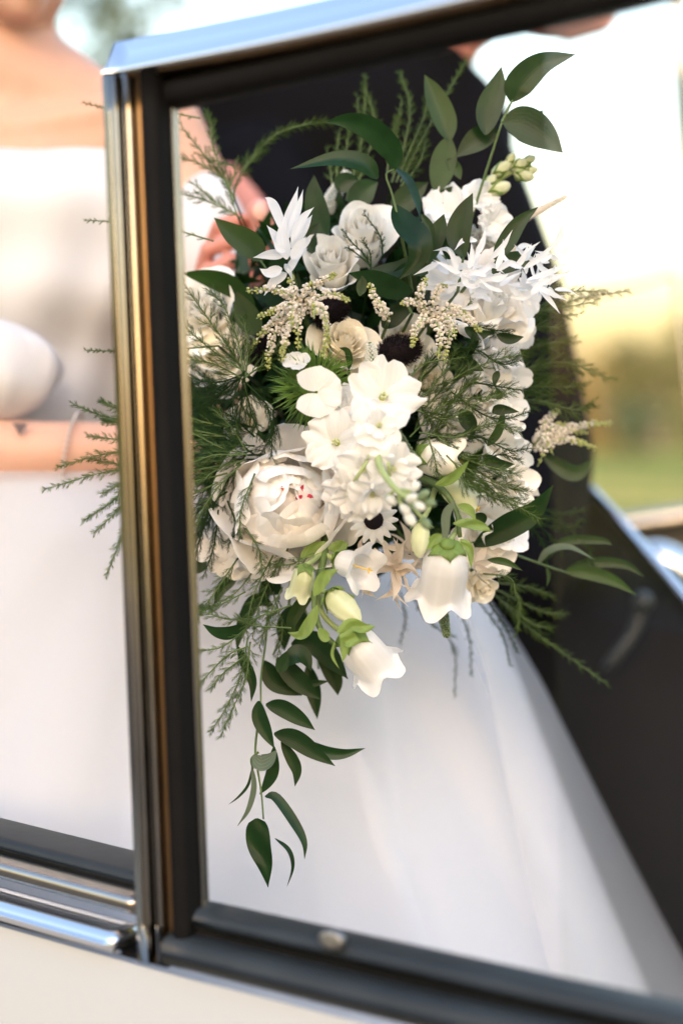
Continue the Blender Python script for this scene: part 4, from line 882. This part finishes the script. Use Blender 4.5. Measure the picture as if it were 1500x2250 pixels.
# astilbe
astilbe('astilbe', 'cream astilbe with green drooping tips at the upper left', (668, 672), 1.0, [(540, 640, .975, 10, -20), (563, 700, .97, 10, -15), (588, 815, .985, -25, -10), (618, 796, .96, -10, -10), (655, 770, .965, -6, -20), (720, 735, .95, 14, -25), (770, 662, .955, 0, -22), (740, 602, .98, -5, -15), (690, 618, .98, -10, -6), (640, 605, .99, -10, 0), (712, 790, .955, 25, -30), (600, 640, .975, 0, -10), (545, 770, .99, 0, -20), (690, 700, .94, 10, -20), (640, 720, .955, -10, -20)], 1, 5.6)
astilbe('astilbe', 'cream astilbe fanning out above the dark tail on the right', (945, 700), 1.0, [(935, 608, .975, -18, -5), (880, 668, .98, -5, -20), (1058, 730, .965, 15, -22), (1000, 745, .965, 15, -20), (962, 790, .96, 12, -20), (980, 625, .98, -5, -20), (905, 765, .97, -10, -15), (1025, 690, .975, 8, -20), (975, 800, .975, 25, -30), (920, 720, .96, -5, -10)], 2, 5.2, .8)
astilbe('astilbe', 'single small astilbe sprig pointing up over the cream rose', (855, 700), 1.0, [(812, 620, .97, -8, 4), (835, 660, .97, -4, 0)], 3, 5.5, .85)
astilbe('astilbe', 'blurred tan astilbe behind the dark leaves, upper right', (1050, 560), 1.08, [(1075, 470, 1.08), (1110, 490, 1.08), (1130, 530, 1.08), (1030, 500, 1.08), (1150, 560, 1.08), (1090, 540, 1.07)], 4, 6, .8)
astilbe('astilbe', 'soft astilbe plume beside the window edge at the right', (1170, 985), 1.07, [(1215, 1000, 1.06, 0, -35), (1180, 1025, 1.06, 20, -20), (1250, 935, 1.08), (1290, 950, 1.09), (1310, 985, 1.09), (1230, 900, 1.08), (1345, 930, 1.1)], 5, 5, .7)
# black tails, veronica, daisy
plume('bunny_tail', 'fuzzy black tail left of the cream rose', (722, 682), 1.0, 46, 34, .6, 1)
plume('bunny_tail', 'fuzzy black tail right of the white veronica', (876, 770), .99, 50, 31, .12, 2)
plume('bunny_tail', 'small black tail left of the sweet william', (572, 770), 1.02, 42, 20, 1.15, 3)
spike('veronica', 'white budded veronica tip above the open stock bloom', (822, 835), (812, 752), .975, .97, 30, 'veron', 1)
spike('veronica', 'green budded veronica tip right of the stock', (908, 1020), (868, 942), .975, .95, 24, 'verong', 2, bud=4)
spike('veronica', 'green veronica tip hanging below the large bell', (963, 1300), (982, 1400), 1.02, .99, 24, 'verong', 3, bud=4)
spike('veronica', 'pale veronica blurred behind the arching leaf', (716, 460), (765, 375), 1.08, 1.08, 30, 'veron', 4)
spike('veronica', 'thin brown tipped grass spike against the sky', (1150, 480), (1245, 430), 1.05, 1.06, 13, 'astilbe', 5, bud=3.2)
dz = thing('daisy', 'small white daisy with a black eye under the stock', 'daisy', P(820, 1142, .985)); F = Fr(P(820, 1142, .985), V(.15, -.15, 1))
for k in range(16): petal(F, .0125, .0029, k*2*pi/16, r0=.0055, h0=.0004*(k % 2), th0=R_(16), th1=R_(-22), cup=-.1, ruf=.02, claw=.6, tipround=.3, seed=k, nu=5, nv=7).build('petal', M['white'], dz)
g = G(); g.ell(F.c+F.n*.001, [F.u*.0068, F.v*.0068, F.n*.003]); g.build('eye', M['black'], dz); g = G()
for k in range(150):
    a, q = k*GA, math.sqrt(k/150)*.0066; g.bead(F.c+F.u*q*cos(a)+F.v*q*sin(a)+F.n*(.0038-.35*q*q/.0066), .0006)
g.build('florets', M['black'], dz, kind='stuff'); stem_to_grip(dz, F.c, F.n)

# bellflowers
bellflower('bellflower', 'large white bell hanging mouth down at the lower right', (982, 1200), (966, 1322), .955, .985, 104, 1.0, 'bell', 1, False, [(1000, 1090, 1.0), (1008, 1150, .98)], seplen=.24)
bellflower('bellflower', 'tilted white bell at the very bottom of the bouquet', (768, 1395), (836, 1478), .965, .985, 96, .9, 'bell', 2, False, [(700, 1250, 1.0), (705, 1340, .98), (745, 1385, .98)])
bellflower('bellflower', 'small greenish bell below the peony', (672, 1245), (655, 1312), .965, .975, 50, .7, 'bellgreen', 3, False, [(705, 1215, .99), (690, 1230, .98)])
bellflower('bellflower', 'closed pale green bud over the bottom bell', (722, 1305), (792, 1368), .97, .955, 56, 0, 'bellgreen', 4, True, [(705, 1240, .99), (700, 1290, .975)])
bellflower('bellflower', 'white bell turned right with its star mouth open', (742, 1232), (808, 1252), .985, .965, 62, 1.9, 'bell', 5, False, [(708, 1215, .99)])
bellflower('bellflower', 'long yellow green bud left of the large bell', (925, 1148), (920, 1226), .96, .955, 42, 0, 'bellgreen', 6, True, [(960, 1060, 1.0), (940, 1120, .97)])
bellflower('bellflower', 'pale green bell pointing right above the large bell', (975, 1055), (1045, 1115), .985, .985, 66, .7, 'bellgreen', 7, False, [(950, 1040, 1.0)])
bellflower('bellflower', 'creamy bell lying sideways below the right fern', (915, 1005), (1010, 1012), .985, .99, 78, 1.1, 'cream', 8, False, [(905, 1060, 1.0)])
branch('flower_branch', 'pale green stem with toothed leaves carrying the right bells', [([(900, 1040), (965, 1070), (1000, 1120), (1010, 1180)], [1.0, .975, .97, .965])],
 [([(955, 1065), (985, 1055), (1010, 1035), (1030, 1012)], (.965, .95), 24, dict(m='sepal', wav=.2)), ([(995, 1150), (1030, 1150), (1060, 1158), (1078, 1168)], .955, 26, dict(m='sepal', wav=.2)), ([(998, 1100), (980, 1130), (978, 1170), (972, 1206)], .955, 22, dict(m='leafpale')), ([(1005, 1110), (1030, 1120), (1045, 1145)], .965, 22, dict(m='sepal')),
  ([(985, 1190), (955, 1185), (930, 1215)], .955, 26, dict(m='sepal', wav=.2)), ([(1010, 1185), (1030, 1205), (1035, 1250)], .96, 20, dict(m='sepal', wav=.2))], cat='leafy branch', group='bellflower stems in the bouquet', sr=.0024)
branch('flower_branch', 'bright green stem with ragged leaves carrying the lower bells', [([(720, 1180), (706, 1250), (690, 1320), (705, 1385), (740, 1420)], [1.0, .98, .97, .965, .965])],
 [([(690, 1310), (705, 1280), (720, 1262), (742, 1252)], .955, 32, dict(m='sepal', wav=.2)), ([(698, 1330), (680, 1370), (660, 1395), (632, 1390)], .96, 30, dict(m='sepal', wav=.2)), ([(700, 1380), (715, 1400), (725, 1405)], .955, 26, dict(m='sepal')), ([(740, 1390), (770, 1372), (800, 1380), (825, 1376)], .95, 30, dict(m='sepal', wav=.25)),
  ([(745, 1395), (770, 1405), (790, 1412)], .95, 40, dict(m='sepal', wav=.2)), ([(752, 1408), (756, 1430), (752, 1455)], .95, 18, dict(m='sepal')), ([(715, 1300), (745, 1315), (780, 1310)], .97, 40, dict(m='sepal', wav=.2)), ([(660, 1225), (690, 1205), (720, 1190)], .99, 30, dict(m='sepal', wav=.2)), ([(720, 1205), (750, 1200), (765, 1195)], .985, 30, dict(m='sepal', wav=.2)), ([(735, 1410), (730, 1440), (745, 1470)], .955, 8, dict(m='sepal'))], cat='leafy branch', group='bellflower stems in the bouquet', sr=.0026)

# bleached foliage
def fan(c, d, ang, L, w, dz=0.0, bend=.15):
    x, y = c; tx, ty = x+L*cos(ang), y-L*sin(ang); mx, my = (x+tx)/2+L*bend*sin(ang), (y+ty)/2+L*bend*cos(ang)
    return ([(x, y), (mx, my), (tx, ty)], (d, d+dz/2, d+dz), w)
starburst('bleached_spray', 'tall white bleached spray of pointed leaves at the upper left', (632, 560), .995,
 [([(625, 530), (640, 470), (655, 410)], (.99, .985), 40), ([(628, 520), (605, 460), (592, 440), (582, 434)], .985, 30), ([(632, 525), (655, 460), (666, 416)], .985, 26), ([(640, 530), (665, 480), (690, 455)], .98, 26), ([(640, 545), (668, 500), (686, 472)], .985, 32), ([(625, 560), (590, 560), (556, 566)], .98, 30),
  ([(625, 560), (605, 520), (586, 495)], .985, 30), ([(630, 570), (620, 520), (628, 470)], .98, 40), ([(640, 570), (660, 540), (672, 520)], .975, 34), ([(620, 590), (590, 600), (570, 590)], .985, 36), ([(630, 600), (600, 620), (580, 650)], .99, 30), ([(632, 600), (650, 570), (676, 545)], .985, 30), ([(625, 580), (640, 600), (645, 640)], .985, 34), ([(628, 550), (612, 545), (600, 530)], .975, 24), ([(648, 560), (675, 530), (682, 515)], .99, 20)], seed=1)
r = np.random.default_rng(12); lv = []
for k in range(74):
    cx, cy = 960+270*r.random()**.9, 600+r.normal(0, 30); an = r.uniform(-.5, 3.6); dd = r.uniform(.955, 1.02); lv.append(fan((cx, cy), dd, an, r.uniform(38, 74), r.uniform(13, 22), r.normal(0, .015), r.normal(0, .15)))
for tx, ty, bx, by in ((1066, 500, 1045, 560), (1125, 505, 1075, 570), (1225, 525, 1150, 590), (1250, 575, 1170, 610), (1252, 600, 1165, 612), (1245, 660, 1170, 625), (1180, 650, 1140, 610), (950, 570, 1010, 600), (980, 540, 1005, 590), (1035, 532, 1030, 590), (1105, 525, 1090, 590), (1160, 535, 1130, 590), (1160, 670, 1120, 630), (1230, 690, 1180, 630)):
    lv.append(([(bx, by), ((bx+tx)/2+4, (by+ty)/2+3), (tx, ty)], .975, 19))
starburst('bleached_spray', 'wide spiky white bleached spray at the upper right', (1030, 620), 1.01, lv, seed=2)
lv = [fan((865, 1250), 1.0, a, L, w_, dz_, b_) for a, L, w_, dz_, b_ in ((-1.2, 90, 24, -.01, .2), (-1.6, 70, 30, -.02, -.1), (-2.1, 80, 24, 0, -.3), (-.7, 70, 26, -.02, .2), (.4, 60, 26, -.01, .2), (1.2, 60, 28, -.02, 0), (2.0, 64, 26, -.01, 0), (2.8, 60, 26, 0, .2), (-2.7, 64, 22, -.02, .2), (-.2, 56, 24, -.02, -.2), (1.6, 70, 20, -.02, .2), (-1.4, 98, 14, .01, .1), (-2.4, 96, 14, 0, .3))]
starburst('bleached_spray', 'beige papery leaves between the star bell and the large bell', (865, 1250), 1.0, lv+[fan((850+60*cos(q*2.4), 1235+35*sin(q*2.4)), 1.0, q*1.7, 40+6*(q % 4), 15+3*(q % 3), -.012, .4*sin(q)) for q in range(16)], 'beige', 3)
lv = [fan((900, 1210), 1.03, a, 70, 26, 0, .1) for a in (0, .6, 1.2, 1.9, 2.5, 3.1, -2.6, -.6)]+[fan((1040, 1240), 1.02, a, 64, 24, 0, .1) for a in (-.9, -.3, .4, 1.1, 1.8)]
starburst('bleached_spray', 'beige papery leaves deep behind the large bell', (910, 1215), 1.03, lv, 'beige', 4)
# small white blossom clusters
def cluster(name, label, pts, d, R, m, seed, cat='hydrangea'):
    t = thing(name, label, cat, P(pts[0][0], pts[0][1], d), 'small blossom clusters in the bouquet'); r = np.random.default_rng(seed)
    for k, (x, y) in enumerate(pts): floret(t, P(x, y, d-.012*r.random()), V(r.normal(0, .4), r.normal(-.1, .4), 1), R*r.uniform(.8, 1.15), M[m], 4, seed+k, th=(25, -5), throat=False, ruf=.06, W=.6)
    stem_to_grip(t, P(*pts[0], d), r=.0018); return t
cluster('blossom_cluster', 'cluster of small white florets under the peony on the left', [(500, 1205), (535, 1222), (565, 1215), (480, 1185), (520, 1240), (555, 1250), (590, 1235), (455, 1210), (490, 1240), (610, 1215), (470, 1160), (540, 1190)], 1.03, .0105, 'blush', 200)
cluster('blossom_cluster', 'white florets behind the fern beside the upper pillar', [(440, 760), (470, 800), (500, 730), (450, 820), (520, 800), (500, 850), (430, 720), (540, 740)], 1.07, .013, 'white', 230)
cluster('blossom_cluster', 'cluster of white florets behind the upper right astilbe', [(1020, 640), (1060, 650), (1100, 640), (1120, 700), (1000, 680), (1040, 700), (1090, 600), (1050, 610), (990, 620)], 1.03, .016, 'blush', 260)
cluster('blossom_cluster', 'white florets between the fern sprays on the right', [(1130, 830), (1120, 892), (1130, 1000), (1145, 735), (1146, 660), (1080, 1010)], 1.045, .013, 'white', 290)
cluster('blossom_cluster', 'pale florets round the long dark leaf', [(1010, 1200), (1050, 1130), (1110, 1110), (1120, 1180), (1090, 1220), (1030, 1260), (980, 1240), (1140, 1120)], 1.045, .014, 'blush', 320)

# ------------------------------------------------------------------ fern
fern('fern_frond', 'fern spray crossing in front of the upper left blooms', [([(535, 820), (500, 760), (450, 690), (405, 625)], (.99, .98)), ([(535, 815), (480, 780), (430, 740), (402, 715)], .98), ([(535, 818), (520, 740), (490, 670), (462, 640)], .985), ([(530, 830), (470, 800), (420, 790)], .985), ([(540, 825), (545, 760), (535, 700)], .985), ([(538, 830), (590, 790), (612, 755)], .985)], seed=1)
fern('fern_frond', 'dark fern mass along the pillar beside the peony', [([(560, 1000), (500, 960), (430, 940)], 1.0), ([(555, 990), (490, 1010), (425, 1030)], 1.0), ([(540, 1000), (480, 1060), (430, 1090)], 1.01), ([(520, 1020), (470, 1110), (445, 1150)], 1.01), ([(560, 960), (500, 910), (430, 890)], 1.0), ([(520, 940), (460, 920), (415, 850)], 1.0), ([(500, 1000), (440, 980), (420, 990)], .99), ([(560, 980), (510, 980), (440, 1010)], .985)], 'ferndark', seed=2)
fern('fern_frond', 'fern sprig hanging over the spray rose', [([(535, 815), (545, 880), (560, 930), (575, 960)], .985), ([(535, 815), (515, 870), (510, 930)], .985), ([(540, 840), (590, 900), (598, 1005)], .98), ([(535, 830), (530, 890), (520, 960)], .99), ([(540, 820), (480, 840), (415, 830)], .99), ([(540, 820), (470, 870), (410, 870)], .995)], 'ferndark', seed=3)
fern('fern_frond', 'fern tips jutting left of the pillar over the forearm', [([(520, 1010), (330, 1025), (220, 1040), (100, 1075)], (1.0, .985)), ([(520, 1000), (330, 990), (230, 998), (130, 1025)], 1.0), ([(500, 1020), (300, 1060), (250, 1100), (188, 1142)], .99), ([(500, 1040), (300, 1090), (262, 1120), (210, 1168)], .99), ([(480, 1060), (310, 1140), (270, 1180), (236, 1260)], .99), ([(500, 980), (320, 970), (255, 965), (195, 958)], 1.0), ([(500, 960), (320, 925), (240, 918), (165, 890)], 1.0), ([(500, 960), (320, 945), (262, 930), (230, 925)], 1.0), ([(500, 940), (330, 900), (260, 898), (225, 882)], 1.0), ([(520, 1010), (330, 1035), (260, 1020), (200, 1010)], 1.005), ([(500, 1030), (320, 1060), (270, 1062), (225, 1085)], 1.0)], nl=14, side=22, seed=4)
fern('fern_frond', 'lone fern tips poking past the pillar over the bodice', [([(480, 760), (330, 772), (260, 772), (190, 770)], 1.02), ([(470, 530), (330, 490), (270, 488), (188, 484)], 1.03), ([(440, 260), (330, 240), (250, 240), (184, 226)], 1.06)], nl=9, side=12, seed=5)
fern('fern_frond', 'fern spray over the jacket at the upper left', [([(520, 470), (490, 390), (440, 330), (378, 250)], 1.06), ([(515, 440), (470, 330), (465, 280), (455, 248)], 1.06), ([(500, 400), (440, 360), (392, 345)], 1.06), ([(505, 410), (515, 370), (470, 352)], 1.06), ([(520, 470), (450, 440), (400, 425)], 1.06), ([(530, 480), (470, 440), (420, 400)], 1.06)], nl=15, side=26, seed=6)
fern('fern_frond', 'single fern plume arching right before the black jacket', [([(512, 430), (535, 370), (600, 300), (665, 275), (735, 266)], 1.07), ([(530, 380), (560, 345), (575, 330)], 1.07)], nl=22, side=22, seed=7)
fern('fern_frond', 'upright fern tips behind the arching glossy leaves', [([(760, 440), (790, 330), (800, 250), (803, 168)], 1.08), ([(780, 420), (820, 300), (820, 250), (800, 190)], 1.08), ([(740, 420), (740, 340), (745, 290)], 1.08), ([(750, 420), (760, 330), (768, 280)], 1.08), ([(730, 410), (725, 370), (718, 330)], 1.08), ([(760, 420), (790, 350), (785, 215)], 1.085)], nl=17, side=18, seed=8)
fern('fern_frond', 'tall fern tips between the arching leaf and amber leaf', [([(860, 400), (890, 310), (900, 230), (880, 165)], 1.08), ([(870, 400), (900, 330), (930, 260), (940, 215)], 1.08), ([(880, 400), (920, 320), (985, 200), (1022, 135)], 1.08), ([(860, 380), (870, 300), (882, 220)], 1.08), ([(880, 410), (920, 360), (935, 310)], 1.08), ([(850, 380), (860, 310), (870, 260)], 1.08)], nl=17, side=20, seed=9)
fern('fern_frond', 'dark fern sprig lying on the large white rose', [([(815, 590), (800, 560), (770, 530), (755, 508)], 1.005), ([(815, 590), (812, 555), (795, 525)], 1.005), ([(810, 580), (780, 555), (765, 545)], 1.005), ([(840, 560), (835, 520), (800, 470)], 1.005)], 'ferndark', nl=10, side=16, seed=10)
fern('fern_frond', 'fern tangle right of the open stock bloom', [([(900, 1000), (960, 940), (1010, 860), (1050, 830)], (.99, .97)), ([(900, 960), (960, 900), (1000, 880), (1085, 870)], .98), ([(880, 900), (940, 860), (980, 810), (1000, 770)], .985), ([(920, 950), (1000, 960), (1080, 930), (1140, 950)], .98), ([(910, 900), (980, 920), (1060, 880), (1130, 860)], .98), ([(900, 880), (930, 820), (950, 780)], .99), ([(940, 980), (1000, 1000), (1060, 1000)], .98), ([(930, 900), (1000, 830), (1090, 790), (1150, 780)], .99), ([(900, 870), (930, 900), (960, 960)], .99)], seed=11)
fern('fern_frond', 'fern sprays sweeping down right above the long dark leaf', [([(960, 960), (1030, 1010), (1090, 1030), (1130, 1040)], .98), ([(960, 980), (1040, 1040), (1100, 1090), (1160, 1110)], .98), ([(980, 1000), (1040, 1060), (1080, 1090)], .965), ([(960, 990), (1060, 1080), (1130, 1110), (1185, 1140)], .98), ([(940, 960), (955, 1010), (960, 1040)], .965), ([(1000, 1020), (1020, 1060), (1060, 1075)], .96), ([(1000, 1000), (1090, 1060), (1150, 1080)], .985)], seed=12)
fern('fern_frond', 'fern brush in shadow right of the ruffled white flowers', [([(1090, 720), (1150, 690), (1210, 680), (1300, 665)], 1.05), ([(1100, 760), (1170, 720), (1230, 720)], 1.05), ([(1100, 800), (1180, 760), (1250, 750)], 1.06), ([(1110, 830), (1190, 800), (1260, 800), (1330, 830)], 1.06), ([(1110, 850), (1190, 850), (1280, 850)], 1.06), ([(1100, 880), (1180, 880), (1260, 900), (1300, 890)], 1.06), ([(1100, 740), (1160, 750), (1220, 770)], 1.06), ([(1080, 800), (1160, 820), (1240, 830)], 1.07)], 'fern', side=50, nl=18, seed=13)
fern('fern_frond', 'wispy fern tips fading against the bright sky', [([(1110, 700), (1190, 650), (1260, 640), (1330, 640)], 1.05), ([(1110, 710), (1200, 680), (1280, 655), (1380, 640)], 1.06), ([(1120, 720), (1200, 700), (1270, 690)], 1.06), ([(1120, 690), (1180, 640), (1230, 630)], 1.05)], 'ferndark', side=26, nl=12, seed=14)
fern('fern_frond', 'fern wisps hanging below the white florets at lower left', [([(520, 1230), (480, 1290), (440, 1350), (415, 1400)], 1.0), ([(560, 1360), (500, 1360), (450, 1345), (425, 1340)], .99), ([(560, 1365), (490, 1420), (430, 1430), (418, 1440)], .99), ([(545, 1420), (500, 1440), (450, 1490), (420, 1525)], .985), ([(545, 1400), (530, 1480), (500, 1550), (465, 1605)], .985), ([(550, 1410), (540, 1490), (510, 1560), (486, 1615)], .98), ([(540, 1300), (480, 1330), (425, 1345)], 1.0), ([(560, 1250), (520, 1300), (470, 1330), (440, 1335)], 1.02), ([(540, 1440), (490, 1480), (465, 1510)], .985)], seed=15, side=26)
fern('fern_frond', 'fern sprays draping past the bottom of the peony', [([(640, 1190), (600, 1260), (570, 1330), (555, 1400)], 1.0), ([(600, 1220), (560, 1300), (540, 1380)], 1.0), ([(620, 1290), (590, 1360), (570, 1420)], 1.0), ([(560, 1040), (530, 1120), (528, 1180)], .965), ([(640, 1330), (560, 1360), (530, 1400)], .985), ([(600, 1300), (620, 1380), (610, 1440)], 1.01), ([(540, 1160), (570, 1210), (575, 1260)], .97), ([(690, 1215), (640, 1240), (600, 1240)], .98), ([(640, 1380), (560, 1375), (520, 1360)], .985)], seed=16, side=26)
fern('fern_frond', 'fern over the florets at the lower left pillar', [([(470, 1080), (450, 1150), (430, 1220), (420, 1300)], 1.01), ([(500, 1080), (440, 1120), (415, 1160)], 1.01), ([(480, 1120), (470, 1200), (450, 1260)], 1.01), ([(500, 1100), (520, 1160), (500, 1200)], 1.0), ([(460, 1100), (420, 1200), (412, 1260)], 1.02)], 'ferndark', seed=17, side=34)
fern('fern_frond', 'faint fern wisps hanging against the skirt at centre right', [([(900, 1300), (930, 1350), (960, 1380), (1000, 1400)], 1.1), ([(880, 1300), (890, 1360), (880, 1410)], 1.12), ([(1000, 1310), (1030, 1400), (1035, 1480)], 1.12), ([(1050, 1320), (1100, 1390), (1120, 1460)], 1.1), ([(985, 1400), (1000, 1440), (998, 1530)], 1.13), ([(1070, 1320), (1110, 1380), (1135, 1430)], 1.1)], 'ferndark', nl=10, side=10, dens=.6, seed=18)
fern('fern_frond', 'fern sprays reaching low right over the black seat', [([(1080, 1290), (1180, 1340), (1240, 1350)], 1.09), ([(1080, 1300), (1150, 1370), (1230, 1430), (1330, 1500)], 1.1), ([(1090, 1280), (1160, 1290), (1210, 1310)], 1.09), ([(1100, 1320), (1170, 1370), (1210, 1380)], 1.09), ([(1110, 1260), (1140, 1320), (1135, 1390)], 1.06), ([(1060, 1260), (1120, 1270), (1132, 1310)], 1.02)], nl=14, side=26, seed=19)
fern('fern_frond', 'thin fern curves in shadow behind the long dark leaf', [([(1150, 1130), (1200, 1170), (1230, 1210)], 1.07), ([(1150, 1120), (1230, 1150), (1290, 1200), (1300, 1240)], 1.08), ([(1150, 1140), (1190, 1190), (1200, 1240)], 1.07), ([(1150, 1100), (1230, 1130), (1280, 1120)], 1.08), ([(1170, 1150), (1250, 1160), (1275, 1145)], 1.08)], 'ferndark', nl=12, side=22, seed=20)
fern('fern_frond', 'fern sprig between cream rose and right astilbe', [([(960, 800), (970, 750), (1000, 720)], .99), ([(900, 830), (930, 800), (985, 790), (1020, 785)], .985), ([(990, 700), (1020, 680), (1035, 660)], .98)], nl=10, side=16, seed=21)

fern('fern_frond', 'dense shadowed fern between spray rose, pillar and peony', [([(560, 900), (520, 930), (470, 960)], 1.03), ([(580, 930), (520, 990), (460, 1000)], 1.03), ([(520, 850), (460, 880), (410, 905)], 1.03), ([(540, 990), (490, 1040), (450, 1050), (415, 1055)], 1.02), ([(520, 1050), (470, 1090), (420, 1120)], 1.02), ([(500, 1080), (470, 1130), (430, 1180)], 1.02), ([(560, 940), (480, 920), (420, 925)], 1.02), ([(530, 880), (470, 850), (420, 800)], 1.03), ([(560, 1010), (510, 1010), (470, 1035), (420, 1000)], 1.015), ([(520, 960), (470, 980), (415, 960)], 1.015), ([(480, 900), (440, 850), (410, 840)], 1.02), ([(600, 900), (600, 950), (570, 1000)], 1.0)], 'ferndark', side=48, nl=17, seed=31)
fern('fern_frond', 'bright fern tips fanning left over the dark fern mass', [([(545, 1000), (490, 985), (440, 960), (412, 945)], .985), ([(540, 1010), (480, 1030), (420, 1075)], .985), ([(530, 1020), (480, 1070), (445, 1120), (430, 1160)], .985), ([(540, 990), (510, 940), (470, 900)], .985), ([(530, 1000), (470, 1000), (415, 1020)], .98)], side=30, nl=13, seed=32)

fern('fern_frond', 'fern strands threaded between the ruffled flowers on the right', [([(980, 760), (1050, 770), (1100, 800), (1150, 790)], .99), ([(990, 860), (1060, 910), (1110, 920), (1160, 905)], .985), ([(1000, 700), (1060, 720), (1120, 730)], .995), ([(980, 960), (1050, 960), (1120, 990), (1160, 985)], .985), ([(1000, 820), (1030, 770), (1040, 740)], .99), ([(1020, 1040), (1090, 1000), (1140, 1010)], .99), ([(1040, 840), (1100, 850), (1160, 860)], .985), ([(960, 720), (1000, 760), (1020, 830)], 1.0)], 'ferndark', side=30, nl=13, seed=41)
branch('leafy_branch', 'dark leaves in the gaps between the right hand flowers', [([(980, 900), (1060, 820)], 1.04)], [([(1020, 720), (1050, 735), (1080, 730)], 1.0, 30, {}), ([(1000, 790), (1030, 800), (1062, 815)], 1.0, 34, {}), ([(1080, 905), (1100, 900), (1140, 905)], 1.0, 26, {}), ([(1060, 1000), (1090, 1020), (1130, 1020)], 1.0, 32, {}), ([(1010, 900), (1030, 930), (1040, 960)], 1.01, 40, {}), ([(1095, 815), (1088, 830), (1085, 850)], .995, 18, dict(m='leaf')), ([(1090, 735), (1120, 745), (1150, 740)], 1.0, 26, {})])
